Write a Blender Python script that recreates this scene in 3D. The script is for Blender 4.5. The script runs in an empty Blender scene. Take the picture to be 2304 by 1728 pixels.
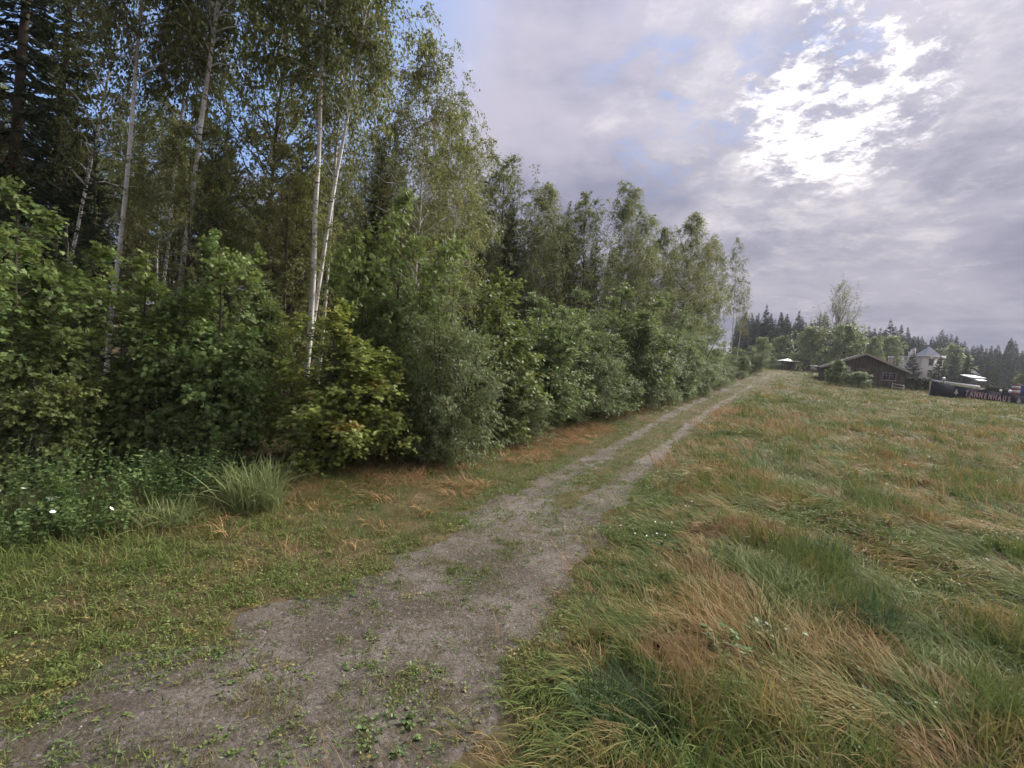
import bpy, math, random
import numpy as np
from mathutils import Vector, Matrix, Euler

scene = bpy.context.scene
R = math.radians
PI = math.pi

# ------------------------------------------------------------------ camera
cam_data = bpy.data.cameras.new('camera')
cam = bpy.data.objects.new('camera', cam_data)
scene.collection.objects.link(cam)
cam_data.sensor_width = 36.0
cam_data.lens = 18.0
cam_data.clip_start = 0.05
cam_data.clip_end = 3000.0
EYE = Vector((0, 0, 3.0))
PITCH, ROLL = R(-3.4), R(4.0)
_fw = Vector((0, math.cos(PITCH), math.sin(PITCH)))
_r0 = Vector((1, 0, 0)); _u0 = _r0.cross(_fw)
_rt = _r0 * math.cos(ROLL) + _u0 * math.sin(ROLL)
_up = -_r0 * math.sin(ROLL) + _u0 * math.cos(ROLL)
_m = Matrix((( _rt.x, _up.x, -_fw.x, EYE.x), (_rt.y, _up.y, -_fw.y, EYE.y), (_rt.z, _up.z, -_fw.z, EYE.z), (0, 0, 0, 1)))
cam.matrix_world = _m
scene.camera = cam

# ------------------------------------------------------------------ sky and sun
SUN_AZ, SUN_EL = R(54), R(35)          # azimuth from +Y towards +X
SUN_DIR = Vector((math.sin(SUN_AZ) * math.cos(SUN_EL), math.cos(SUN_AZ) * math.cos(SUN_EL), math.sin(SUN_EL)))
SUN_GLOW = Vector((.446, .788, .420))                     # where the broken layer lets it through
world = bpy.data.worlds.new('World'); scene.world = world
world.use_nodes = True
SKY_STRENGTH = 0.1
CLOUD_GAIN = 3.4


class NT:
    """small node-tree writer"""
    def __init__(s, tree):
        s.t = tree; s.t.nodes.clear()
    def n(s, kind, **kw):
        nd = s.t.nodes.new(kind)
        for k, v in kw.items():
            setattr(nd, k, v)
        return nd
    def put(s, nd, key, v):
        if v is None: return
        sock = nd.inputs[key]
        if isinstance(v, bpy.types.NodeSocket): s.t.links.new(v, sock)
        else: sock.default_value = v
    def math(s, op, a, b=None, c=None, clamp=False):
        nd = s.n('ShaderNodeMath', operation=op, use_clamp=clamp)
        s.put(nd, 0, a); s.put(nd, 1, b)
        if c is not None: s.put(nd, 2, c)
        return nd.outputs[0]
    def vmath(s, op, a, b=None, scale=None):
        nd = s.n('ShaderNodeVectorMath', operation=op)
        s.put(nd, 0, a)
        if b is not None: s.put(nd, 1, b)
        if scale is not None: s.put(nd, 'Scale', scale)
        return nd.outputs['Value'] if op == 'DOT_PRODUCT' else nd.outputs[0]
    def noise(s, vec, scale, detail=4, rough=0.55, dist=0.0, out='Fac'):
        nd = s.n('ShaderNodeTexNoise')
        s.put(nd, 'Vector', vec); s.put(nd, 'Scale', scale); s.put(nd, 'Detail', detail)
        s.put(nd, 'Roughness', rough); s.put(nd, 'Distortion', dist)
        return nd.outputs[out]
    def mix(s, f, a, b, blend='MIX'):
        nd = s.n('ShaderNodeMix', data_type='RGBA', blend_type=blend)
        s.put(nd, 0, f); s.put(nd, 6, a); s.put(nd, 7, b)
        return nd.outputs[2]
    def rng(s, v, a, b, c=0.0, d=1.0, smooth=True):
        nd = s.n('ShaderNodeMapRange')
        if smooth: nd.interpolation_type = 'SMOOTHSTEP'
        s.put(nd, 0, v); s.put(nd, 1, a); s.put(nd, 2, b); s.put(nd, 3, c); s.put(nd, 4, d)
        return nd.outputs[0]


def col(r, g, b): return (r, g, b, 1.0)


def build_world():
    w = NT(world.node_tree)
    out = w.n('ShaderNodeOutputWorld'); bg = w.n('ShaderNodeBackground')
    w.t.links.new(bg.outputs[0], out.inputs[0])
    bg.inputs['Strength'].default_value = SKY_STRENGTH
    sky = w.n('ShaderNodeTexSky', sky_type='NISHITA')
    sky.sun_disc = False; sky.sun_elevation = SUN_EL; sky.sun_rotation = SUN_AZ
    sky.air_density = 1.0; sky.dust_density = 1.2; sky.ozone_density = 1.5
    d = w.n('ShaderNodeTexCoord').outputs['Generated']
    sep = w.n('ShaderNodeSeparateXYZ'); w.put(sep, 0, d)
    z = w.math('ADD', w.math('MAXIMUM', sep.outputs[2], 0.0), 0.16)
    cmb = w.n('ShaderNodeCombineXYZ')
    w.put(cmb, 0, w.math('DIVIDE', sep.outputs[0], z)); w.put(cmb, 1, w.math('DIVIDE', sep.outputs[1], z))
    w.put(cmb, 2, 3.7)
    p = cmb.outputs[0]
    big = w.noise(p, 0.9, 5, 0.5, 0.0)
    mid = w.noise(p, 2.3, 9, 0.60, 0.12)
    fine = w.noise(p, 6.0, 12, 0.68, 0.15)
    def blob(v, a, b):
        v = Vector(v).normalized()
        return w.rng(w.vmath('DOT_PRODUCT', d, tuple(v)), math.cos(R(a)), math.cos(R(b)))
    glow = blob(SUN_GLOW, 11.0, 0.0)
    halo = blob(SUN_GLOW, 20, 1)
    wide = blob(SUN_GLOW, 30, 6)
    # layered cloud, lavender grey
    shade = w.math('ADD', w.math('MULTIPLY', big, 0.45), w.math('MULTIPLY', mid, 0.55))
    c = w.mix(w.rng(shade, 0.36, 0.62), col(0.270, 0.280, 0.385), col(0.490, 0.468, 0.560))
    # torn lighter flecks, more of them towards the sun
    fl = w.math('ADD', w.math('MULTIPLY', fine, 0.6), w.math('MULTIPLY', mid, 0.4))
    thr = w.math('SUBTRACT', 0.64, w.math('MULTIPLY', wide, 0.11))
    fleck = w.rng(w.math('SUBTRACT', fl, thr), -0.03, 0.13)
    c = w.mix(w.math('MULTIPLY', fleck, 0.45), c, col(0.80, 0.76, 0.76))
    # blue gaps: the clear band behind the trees at the upper left, and torn strips left of the sun
    gapA = w.math('MULTIPLY', blob((-0.62, 0.72, 0.62), 34, 16), w.rng(w.math('ADD', mid, w.math('MULTIPLY', big, .4)), 0.50, 0.68))
    gapA = w.math('MAXIMUM', gapA, w.math('MULTIPLY', blob((-0.62, 0.72, 0.62), 24, 10), 0.85))
    gapB = w.math('MULTIPLY', blob((0.235, 0.86, 0.45), 11, 3), w.rng(fl, 0.50, 0.43))
    gapC = w.math('MULTIPLY', blob((0.37, 0.80, 0.47), 12, 4), w.rng(fl, 0.45, 0.39))
    gap = w.math('MAXIMUM', gapA, w.math('MULTIPLY', w.math('MAXIMUM', gapB, gapC), 0.34))
    # white burst where the sun shines through the broken layer
    tiny = w.noise(p, 13.0, 10, 0.7, 0.2)
    burst = w.rng(w.math('ADD', w.math('ADD', w.math('MULTIPLY', fl, 0.62), w.math('MULTIPLY', tiny, 0.38)), w.math('MULTIPLY', glow, 0.10)), 0.54, 0.72)
    burst = w.math('MULTIPLY', burst, w.rng(glow, 0.05, 0.95))
    c = w.mix(w.math('MULTIPLY', halo, w.rng(fl, .35, .65, .03, .38)), c, col(0.95, 0.90, 0.88))
    c = w.mix(burst, c, col(2.5, 2.4, 2.3))
    # an overcast sky is brighter towards the zenith
    grad = w.math('ADD', 1.0, w.math('MULTIPLY', w.math('MAXIMUM', sep.outputs[2], 0.0), 1.4))
    c = w.vmath('SCALE', c, scale=w.math('MULTIPLY', grad, CLOUD_GAIN))
    blue = w.mix(0.75, sky.outputs[0], col(1.35, 2.2, 4.2))
    c = w.mix(gap, c, blue)
    w.put(bg, 'Color', c)


build_world()
sun_data = bpy.data.lights.new('sun', 'SUN')
sun_data.energy = 4.0; sun_data.angle = R(40); sun_data.color = (1.0, 0.95, 0.87)
sun = bpy.data.objects.new('sun', sun_data); scene.collection.objects.link(sun)
sun.rotation_euler = (-SUN_DIR).to_track_quat('-Z', 'Y').to_euler()
scene.view_settings.view_transform = 'Standard'
scene.view_settings.look = 'None'
scene.view_settings.gamma = 1.0
scene.view_settings.exposure = 1.2
scene.cycles.max_bounces = 4
scene.cycles.diffuse_bounces = 2
scene.cycles.use_adaptive_sampling = True
scene.cycles.adaptive_threshold = 0.03
scene.cycles.glossy_bounces = 2
scene.cycles.transmission_bounces = 4

# ------------------------------------------------------------------ helpers
C = scene.collection
RNG = np.random.default_rng(11)


def nrm(v):
    return v / np.maximum(np.linalg.norm(v, axis=-1, keepdims=True), 1e-9)


def smooth(a, b, x):
    t = np.clip((np.asarray(x, float) - a) / (b - a), 0, 1)
    return t * t * (3 - 2 * t)


_perm = np.random.default_rng(5).random((256, 256))


def vnoise(x, y):
    xi = np.floor(x).astype(int); yi = np.floor(y).astype(int)
    fx = x - xi; fy = y - yi
    fx = fx * fx * (3 - 2 * fx); fy = fy * fy * (3 - 2 * fy)
    g = lambda a, b: _perm[a & 255, b & 255]
    return (g(xi, yi) * (1 - fx) + g(xi + 1, yi) * fx) * (1 - fy) + (g(xi, yi + 1) * (1 - fx) + g(xi + 1, yi + 1) * fx) * fy


def fbm(x, y, s=1.0, o=4):
    x = np.asarray(x, float) / s; y = np.asarray(y, float) / s
    v = 0; a = 0.5; t = 0
    for k in range(o):
        v = v + a * vnoise(x + 17.3 * k, y - 9.1 * k); t += a
        x = x * 2.03; y = y * 2.03; a *= 0.5
    return v / t


class MB:
    """collects vertices and polygons of any size, with one float 'tint' per vertex"""
    def __init__(s):
        s.v = []; s.l = []; s.c = []; s.mi = []; s.tt = []; s.n = 0
    def add(s, v, f, tint=0.5, mi=0):
        v = np.asarray(v, float).reshape(-1, 3); f = np.asarray(f, int)
        s.v.append(v); s.l.append((f + s.n).ravel())
        s.c.append(np.full(len(f), f.shape[1])); s.mi.append(np.full(len(f), mi))
        s.tt.append(np.broadcast_to(np.asarray(tint, float), (len(v),)).copy()); s.n += len(v)
    def poly(s, f_verts, tint=0.5, mi=0):
        s.add(f_verts, [list(range(len(f_verts)))], tint, mi)
    def box(s, lo, hi, tint=0.5, mi=0):
        x0, y0, z0 = lo; x1, y1, z1 = hi
        v = [(x0, y0, z0), (x1, y0, z0), (x1, y1, z0), (x0, y1, z0), (x0, y0, z1), (x1, y0, z1), (x1, y1, z1), (x0, y1, z1)]
        s.add(v, [(0, 3, 2, 1), (4, 5, 6, 7), (0, 1, 5, 4), (1, 2, 6, 5), (2, 3, 7, 6), (3, 0, 4, 7)], tint, mi)
    def tubes(s, P, Rr, k=4, tint=0.5, mi=0):
        """P (n,p,3) polylines, Rr (n,p) radii"""
        P = np.asarray(P, float); Rr = np.asarray(Rr, float)
        n, p, _ = P.shape
        T = np.empty_like(P); T[:, 1:-1] = P[:, 2:] - P[:, :-2]; T[:, 0] = P[:, 1] - P[:, 0]; T[:, -1] = P[:, -1] - P[:, -2]
        T = nrm(T)
        ref = np.where(np.abs(T[..., 2:3]) > 0.9, np.array([1., 0, 0]), np.array([0, 0, 1.]))
        A = nrm(np.cross(T, ref)); B = np.cross(T, A)
        a = np.arange(k) * 2 * PI / k
        V = P[:, :, None, :] + Rr[:, :, None, None] * (A[:, :, None, :] * np.cos(a)[None, None, :, None] + B[:, :, None, :] * np.sin(a)[None, None, :, None])
        idx = np.arange(n * p * k).reshape(n, p, k)
        q0 = idx[:, :-1, :]; q1 = np.roll(q0, -1, 2); q3 = idx[:, 1:, :]; q2 = np.roll(q3, -1, 2)
        F = np.stack([q0, q1, q2, q3], -1).reshape(-1, 4)
        t = tint if np.isscalar(tint) else np.repeat(np.asarray(tint), p * k)
        s.add(V.reshape(-1, 3), F, t, mi)
    def leaves(s, Cn, T, N, S, shape, tint, curl=0.25, mi=0):
        """one polygon per leaf, shape (k,2): x across, y along the leaf"""
        shape = np.asarray(shape, float); k = len(shape); n = len(Cn)
        T = nrm(T); B = nrm(np.cross(N, T)); N = np.cross(T, B)
        h = -curl * (shape[:, 0] ** 2 + 0.6 * shape[:, 1] ** 2)
        V = Cn[:, None, :] + np.asarray(S)[:, None, None] * (B[:, None, :] * shape[None, :, 0, None] + T[:, None, :] * shape[None, :, 1, None] + N[:, None, :] * h[None, :, None])
        F = np.arange(n * k).reshape(n, k)
        s.add(V.reshape(-1, 3), F, np.repeat(tint, k), mi)
    def mesh(s, name, mats, shade=False):
        me = bpy.data.meshes.new(name)
        v = np.concatenate(s.v); l = np.concatenate(s.l); c = np.concatenate(s.c); mi = np.concatenate(s.mi); tt = np.concatenate(s.tt)
        me.vertices.add(len(v)); me.vertices.foreach_set('co', v.ravel().astype(np.float32))
        me.loops.add(len(l)); me.loops.foreach_set('vertex_index', l.astype(np.int32))
        me.polygons.add(len(c))
        st = np.concatenate([[0], np.cumsum(c)[:-1]]).astype(np.int32)
        me.polygons.foreach_set('loop_start', st); me.polygons.foreach_set('loop_total', c.astype(np.int32))
        me.polygons.foreach_set('material_index', mi.astype(np.int32))
        if shade: me.polygons.foreach_set('use_smooth', np.ones(len(c), bool))
        at = me.attributes.new('tint', 'FLOAT', 'POINT'); at.data.foreach_set('value', tt.astype(np.float32))
        for m in (mats if isinstance(mats, (list, tuple)) else [mats]): me.materials.append(m)
        me.update(calc_edges=True); me.validate()
        return me


def link(name, me, parent=None, loc=None, rot=None):
    o = bpy.data.objects.new(name, me); C.objects.link(o)
    if parent is not None: o.parent = parent
    if loc is not None: o.location = loc
    if rot is not None: o.rotation_euler = rot
    return o


def tag(o, label=None, cat=None, group=None, kind=None):
    if label: o['label'] = label
    if cat: o['category'] = cat
    if group: o['group'] = group
    if kind: o['kind'] = kind
    return o


def thing(name, loc, label, cat, group=None, rot=(0, 0, 0), scale=(1, 1, 1)):
    o = bpy.data.objects.new(name, None); C.objects.link(o)
    o.empty_display_size = 0.2
    o.location = loc; o.rotation_euler = rot; o.scale = scale
    return tag(o, label, cat, group)


# ------------------------------------------------------------------ terrain
PATH_Y = np.array([-6, 0, 3.5, 4.7, 6.8, 10.2, 15.4, 23.9, 32.5, 41, 53, 65, 75, 82])
PATH_X = np.array([-9.5, -4.6, -2.1, -1.35, -0.35, 1.15, 3.45, 7.6, 12.4, 17.4, 24.4, 31.4, 38.2, 45.0])
PATH_W = np.array([2.1, 1.9, 1.65, 1.5, 1.3, 1.2, 1.2, 1.15, 1.1, 1.05, 1.0, 1.0, 1.0, 1.0])


def path_c(y): return np.interp(y, PATH_Y, PATH_X)
def path_w(y): return np.interp(y, PATH_Y, PATH_W)


def lat(x, y):
    """distance right (+) or left (-) of the track's middle, square to it"""
    return (np.asarray(x, float) - path_c(y)) * 0.90


def ter(x, y):
    x = np.asarray(x, float); y = np.asarray(y, float)
    t = np.clip((y - 18) / 67, 0, 1)
    r = 3.3 * (0.75 * t + 0.25 * smooth(18, 85, y))
    r = r - 0.02 * np.clip(x - .45 * y - 5, 0, 60) * smooth(10, 50, y)
    l = lat(x, y)
    bumpy = smooth(1.2, 3.0, np.abs(l))
    r = r + bumpy * (0.22 * (fbm(x, y, 2.2, 3) - 0.5) + 0.10 * (fbm(x + 50, y, 0.8, 2) - 0.5)) * np.where(l > 0, 1.0, 0.5)
    r = r + 0.10 * smooth(1.4, 3.2, l) + 0.10 * smooth(1.6, 4.0, -l)
    r = r - 0.035 * np.exp(-((np.abs(l) - 0.78) / 0.28) ** 2) * smooth(7, 11, y)   # wheel ruts
    return r


def gz(x, y): return float(ter(np.array(x), np.array(y)))


# ------------------------------------------------------------------ materials
def new_mat(name):
    m = bpy.data.materials.new(name); m.use_nodes = True
    w = NT(m.node_tree); out = w.n('ShaderNodeOutputMaterial')
    return m, w, out


def mat_plain(name, c, rough=0.6, var=0.12, scale=6.0, metallic=0.0, bump=0.0, spec=0.4):
    m, w, out = new_mat(name)
    tc = w.n('ShaderNodeTexCoord').outputs['Object']
    n = w.noise(tc, scale, 6, 0.6)
    f = w.rng(n, 0.25, 0.75, 1 - var, 1 + var, smooth=False)
    cc = w.mix(1.0, col(*c), col(1, 1, 1), 'MULTIPLY')
    nd = w.n('ShaderNodeVectorMath', operation='SCALE'); w.put(nd, 0, cc); w.put(nd, 'Scale', f)
    b = w.n('ShaderNodeBsdfPrincipled'); w.put(b, 'Base Color', nd.outputs[0]); w.put(b, 'Roughness', rough)
    w.put(b, 'Metallic', metallic); w.put(b, 'Specular IOR Level', spec)
    if bump:
        bn = w.n('ShaderNodeBump'); w.put(bn, 'Height', w.noise(tc, scale * 6, 5, 0.6)); w.put(bn, 'Strength', bump); w.put(bn, 'Distance', 0.02)
        w.put(b, 'Normal', bn.outputs[0])
    w.t.links.new(b.outputs[0], out.inputs[0])
    return m


def mat_leaf(name, c0, c1, alt=None, alt_thr=(0.56, 0.68), alt2=None, trans=0.28, rough=0.5, objvar=0.2, spec=0.22, scale=0.7):
    """leaf: colour from each leaf's own tint, tree to tree variation, some branches of another colour"""
    m, w, out = new_mat(name)
    t = w.n('ShaderNodeAttribute', attribute_name='tint').outputs['Fac']
    c = w.mix(t, col(*c0), col(*c1))
    oi = w.n('ShaderNodeObjectInfo').outputs['Random']
    tc = w.n('ShaderNodeTexCoord').outputs['Object']
    if alt:
        n = w.noise(w.vmath('ADD', tc, None), scale, 3, 0.5)
        mk = w.rng(w.math('ADD', n, w.math('MULTIPLY', t, 0.10)), *alt_thr)
        c = w.mix(mk, c, w.mix(t, col(*alt), col(*(alt2 or alt))))
    hs = w.n('ShaderNodeHueSaturation'); w.put(hs, 'Color', c)
    w.put(hs, 'Hue', w.rng(oi, 0, 1, 0.485, 0.512, smooth=False))
    w.put(hs, 'Value', w.rng(w.math('FRACT', w.math('MULTIPLY', oi, 7.31)), 0, 1, 1 - objvar, 1 + objvar, smooth=False))
    c = hs.outputs[0]
    b = w.n('ShaderNodeBsdfPrincipled'); w.put(b, 'Base Color', c); w.put(b, 'Roughness', rough); w.put(b, 'Specular IOR Level', spec)
    tr = w.n('ShaderNodeBsdfTranslucent'); w.put(tr, 'Color', w.mix(0.35, c, col(c1[0] * 1.5, c1[1] * 1.5, c1[2] * .8)))
    mx = w.n('ShaderNodeMixShader'); mx.inputs[0].default_value = trans
    w.t.links.new(b.outputs[0], mx.inputs[1]); w.t.links.new(tr.outputs[0], mx.inputs[2]); w.t.links.new(mx.outputs[0], out.inputs[0])
    return m


def mat_grass(name, greens, straws, bias=0.5, red=None, scale=0.55, spread=0.16):
    """grass blades: green or straw by the blade's tint and by patches over the field"""
    m, w, out = new_mat(name)
    t = w.n('ShaderNodeAttribute', attribute_name='tint').outputs['Fac']
    pos = w.n('ShaderNodeNewGeometry').outputs['Position']
    n = w.noise(pos, scale, 4, 0.55, 0.5)
    n2 = w.noise(w.vmath('ADD', pos, (31.0, 7.0, 3.0)), scale * 2.6, 3, 0.5)
    v = w.math('ADD', w.math('MULTIPLY', n, 0.9), w.math('ADD', w.math('MULTIPLY', t, 0.34), w.math('MULTIPLY', n2, 0.3)))
    s = w.rng(v, bias + 0.27 - spread, bias + 0.27 + spread)
    t2 = w.math('FRACT', w.math('MULTIPLY', t, 13.7))
    g = w.mix(t2, col(*greens[0]), col(*greens[1]))
    y = w.mix(t2, col(*straws[0]), col(*straws[1]))
    c = w.mix(s, g, y)
    if red:
        rmk = w.rng(w.math('ADD', w.noise(w.vmath('ADD', pos, (11., 55., 0.)), scale * 1.5, 3, 0.5), w.math('MULTIPLY', t2, .06)), 0.60, 0.70)
        c = w.mix(w.math('MULTIPLY', rmk, 0.6), c, col(*red))
    b = w.n('ShaderNodeBsdfPrincipled'); w.put(b, 'Base Color', c); w.put(b, 'Roughness', 0.65); w.put(b, 'Specular IOR Level', 0.12)
    tr = w.n('ShaderNodeBsdfTranslucent'); w.put(tr, 'Color', c)
    mx = w.n('ShaderNodeMixShader'); mx.inputs[0].default_value = 0.3
    w.t.links.new(b.outputs[0], mx.inputs[1]); w.t.links.new(tr.outputs[0], mx.inputs[2]); w.t.links.new(mx.outputs[0], out.inputs[0])
    return m


def mat_birch():
    m, w, out = new_mat('birch_bark')
    tc = w.n('ShaderNodeTexCoord').outputs['Object']
    mp = w.n('ShaderNodeMapping'); w.put(mp, 'Vector', tc); mp.inputs['Scale'].default_value = (2.6, 2.6, 11.0)
    n = w.noise(mp.outputs[0], 1.5, 5, 0.65, 0.3)
    n2 = w.noise(tc, 1.1, 4, 0.6)
    mp2 = w.n('ShaderNodeMapping'); w.put(mp2, 'Vector', tc); mp2.inputs['Scale'].default_value = (6, 6, 5.0)
    n3 = w.noise(mp2.outputs[0], 1.0, 3, 0.5, 0.8)
    base = w.mix(w.rng(n2, 0.3, 0.7), col(0.46, 0.43, 0.39), col(0.68, 0.65, 0.61))
    dark = w.math('MAXIMUM', w.rng(n, 0.58, 0.64), w.rng(n3, 0.66, 0.71))
    c = w.mix(dark, base, col(0.045, 0.04, 0.036))
    b = w.n('ShaderNodeBsdfPrincipled'); w.put(b, 'Base Color', c); w.put(b, 'Roughness', 0.75); w.put(b, 'Specular IOR Level', 0.2)
    bn = w.n('ShaderNodeBump'); w.put(bn, 'Height', n); w.put(bn, 'Strength', 0.4); w.put(bn, 'Distance', 0.02); w.put(b, 'Normal', bn.outputs[0])
    w.t.links.new(b.outputs[0], out.inputs[0])
    return m


def mat_ground():
    m, w, out = new_mat('ground_thatch')
    pos = w.n('ShaderNodeNewGeometry').outputs['Position']
    n = w.noise(pos, 0.5, 5, 0.6, 0.4); f = w.noise(pos, 9.0, 8, 0.7)
    c = w.mix(w.rng(n, 0.35, 0.65), col(0.085, 0.082, 0.034), col(0.155, 0.110, 0.058))
    c = w.mix(w.rng(f, 0.35, 0.7), w.mix(0.55, c, col(0.03, 0.028, 0.018)), c)
    b = w.n('ShaderNodeBsdfPrincipled'); w.put(b, 'Base Color', c); w.put(b, 'Roughness', 0.9); w.put(b, 'Specular IOR Level', 0.1)
    bn = w.n('ShaderNodeBump'); w.put(bn, 'Height', w.noise(pos, 22, 6, 0.7)); w.put(bn, 'Strength', 0.8); w.put(bn, 'Distance', 0.05); w.put(b, 'Normal', bn.outputs[0])
    w.t.links.new(b.outputs[0], out.inputs[0])
    return m


def mat_gravel():
    m, w, out = new_mat('gravel')
    pos = w.n('ShaderNodeNewGeometry').outputs['Position']
    n = w.noise(pos, 0.8, 6, 0.62, 0.4); f = w.noise(pos, 30, 8, 0.8); g = w.noise(pos, 3.2, 8, 0.72, 0.8)
    vor = w.n('ShaderNodeTexVoronoi'); w.put(vor, 'Vector', w.vmath('ADD', pos, w.vmath('SCALE', w.noise(pos, 25, 2, 0.5, 0, 'Color'), scale=0.03))); w.put(vor, 'Scale', 30.0)
    c = w.mix(w.rng(n, 0.35, 0.65), col(0.090, 0.073, 0.057), col(0.200, 0.174, 0.150))
    c = w.mix(w.math('MULTIPLY', w.rng(g, 0.46, 0.62), 0.85), c, col(0.098, 0.080, 0.046))        # thin mossy earth
    sp = w.n('ShaderNodeSeparateColor'); w.put(sp, 0, vor.outputs['Color'])
    c = w.mix(w.rng(sp.outputs[0], 0.55, 1.0, 0.0, 0.6, smooth=False), c, w.mix(w.rng(sp.outputs[1], .3, 1), col(0.06, 0.052, 0.045), col(0.30, 0.27, 0.25)))
    c = w.mix(w.rng(f, 0.32, 0.66), w.mix(0.55, c, col(0.03, 0.025, 0.02)), c)
    b = w.n('ShaderNodeBsdfPrincipled'); w.put(b, 'Base Color', c); w.put(b, 'Roughness', 0.85); w.put(b, 'Specular IOR Level', 0.15)
    h = w.math('ADD', w.math('MULTIPLY', vor.outputs['Distance'], -0.4), w.math('ADD', f, w.math('MULTIPLY', g, 1.5)))
    bn = w.n('ShaderNodeBump'); w.put(bn, 'Height', h); w.put(bn, 'Strength', 0.9); w.put(bn, 'Distance', 0.03); w.put(b, 'Normal', bn.outputs[0])
    w.t.links.new(b.outputs[0], out.inputs[0])
    return m


M = {}
M['ground'] = mat_ground()
M['gravel'] = mat_gravel()
M['birch'] = mat_birch()
M['bark'] = mat_plain('bark', (0.085, 0.068, 0.052), 0.9, 0.4, 5.0, bump=0.5, spec=0.1)
M['twig'] = mat_plain('twig', (0.10, 0.075, 0.05), 0.85, 0.3, 8.0, spec=0.15)
M['maple'] = mat_leaf('maple_leaf', (0.084, 0.132, 0.042), (0.210, 0.268, 0.086), alt=(0.25, 0.25, 0.06), alt_thr=(0.64, 0.80), trans=0.33)
M['maple_autumn'] = mat_leaf('maple_leaf_turning', (0.135, 0.172, 0.044), (0.290, 0.315, 0.080), alt=(0.32, 0.235, 0.050), alt2=(0.28, 0.125, 0.050), alt_thr=(0.62, 0.80), trans=0.36, scale=1.0)
M['hazel'] = mat_leaf('hazel_leaf', (0.092, 0.138, 0.054), (0.205, 0.265, 0.104), alt=(0.20, 0.20, 0.07), alt_thr=(0.62, 0.78), trans=0.3)
M['willow'] = mat_leaf('willow_leaf', (0.105, 0.148, 0.064), (0.225, 0.282, 0.124), trans=0.3)
M['birch_leaf'] = mat_leaf('birch_leaf', (0.085, 0.105, 0.040), (0.190, 0.208, 0.078), alt=(0.21, 0.185, 0.06), alt_thr=(0.62, 0.80), trans=0.42, objvar=0.18)
M['needles'] = mat_leaf('spruce_needles', (0.032, 0.048, 0.026), (0.085, 0.108, 0.056), trans=0.08, rough=0.6, objvar=0.25)
M['needles_far'] = mat_leaf('spruce_needles_far', (0.032, 0.046, 0.032), (0.060, 0.078, 0.050), trans=0.05, rough=0.7, objvar=0.3)
M['weed'] = mat_leaf('weed_leaf', (0.062, 0.105, 0.034), (0.140, 0.200, 0.066), trans=0.28, objvar=0.15)
M['meadow'] = mat_grass('meadow_grass_blade', ((0.060, 0.105, 0.026), (0.165, 0.208, 0.056)), ((0.255, 0.165, 0.070), (0.420, 0.285, 0.124)), bias=0.60, red=(0.32, 0.175, 0.10))
M['verge'] = mat_grass('verge_grass_blade', ((0.085, 0.128, 0.034), (0.165, 0.202, 0.055)), ((0.200, 0.150, 0.070), (0.310, 0.225, 0.110)), bias=0.60, scale=0.9)
M['dry'] = mat_grass('dry_grass_blade', ((0.13, 0.12, 0.045), (0.19, 0.15, 0.06)), ((0.290, 0.165, 0.080), (0.420, 0.265, 0.135)), bias=0.30, scale=0.8)
M['flower'] = mat_plain('white_petal', (0.78, 0.77, 0.72), 0.6, 0.06)
M['pebble'] = mat_plain('pebble', (0.27, 0.25, 0.24), 0.7, 0.5, 3.0)
M['pebble_white'] = mat_plain('pebble_white', (0.72, 0.70, 0.67), 0.6, 0.1)


# ------------------------------------------------------------------ ground and track
def ground_axis(lo, hi, centre, n, near):
    """grid lines, dense round the centre and growing away from it"""
    t = np.linspace(-1, 1, n)
    k = 5.2
    s = np.sinh(k * t) / math.sinh(k)
    a = np.where(t < 0, -s * (lo - centre), s * (hi - centre)) + centre
    return np.sort(a)


gx = ground_axis(-420, 520, 2.0, 290, 0)
gy = ground_axis(-60, 900, 9.0, 290, 0)
X, Y = np.meshgrid(gx, gy)
Z = ter(X, Y)
mb = MB()
ii = np.arange(X.size).reshape(X.shape)
F = np.stack([ii[:-1, :-1], ii[:-1, 1:], ii[1:, 1:], ii[1:, :-1]], -1).reshape(-1, 4)
mb.add(np.stack([X, Y, Z], -1), F)
tag(link('ground', mb.mesh('ground', M['ground'], True)), kind='structure')


def build_track():
    ys = np.concatenate([np.arange(-5, 16, 0.09), np.arange(16, 40, 0.22), np.arange(40, 82, 0.5)])
    ts = np.linspace(-1.45, 1.45, 64)
    Yc, T = np.meshgrid(ys, ts, indexing='ij')
    wdt = path_w(Yc)
    Xc = path_c(Yc) + T * wdt / 0.9
    l = T * wdt
    # the gravel sheet rises out of the turf where the track is bare and dips under it elsewhere
    edge = 1.0 - smooth(0.72, 1.08, np.abs(T) + 0.85 * (fbm(Xc, Yc, 0.9, 4) - 0.5))
    midstrip = np.exp(-(l / 0.38) ** 2) * smooth(6.0, 11.0, Yc) * (0.85 + 0.8 * (fbm(Xc + 9, Yc, 0.7, 3) - 0.4))
    ruts = np.exp(-((np.abs(l) - 0.78) / 0.27) ** 2)
    far = smooth(9, 19, Yc)
    bare = edge * (1 - far) * (1 - 0.8 * midstrip) + far * edge * ruts * 1.25 * (1 - 0.25 * smooth(30, 60, Yc))
    bare = bare + 1.0 * (fbm(Xc, Yc + 40, 0.55, 5) - 0.5)
    z = ter(Xc, Yc) + np.clip(0.11 * (bare - 0.42), -0.06, 0.012) + 0.012 * (fbm(Xc, Yc, 0.16, 2) - 0.5)
    m = MB(); i = np.arange(Yc.size).reshape(Yc.shape)
    f = np.stack([i[:-1, :-1], i[:-1, 1:], i[1:, 1:], i[1:, :-1]], -1).reshape(-1, 4)
    m.add(np.stack([Xc, Yc, z], -1), f)
    tag(link('gravel_track', m.mesh('gravel_track', M['gravel'], True)), kind='structure')


build_track()


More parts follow.
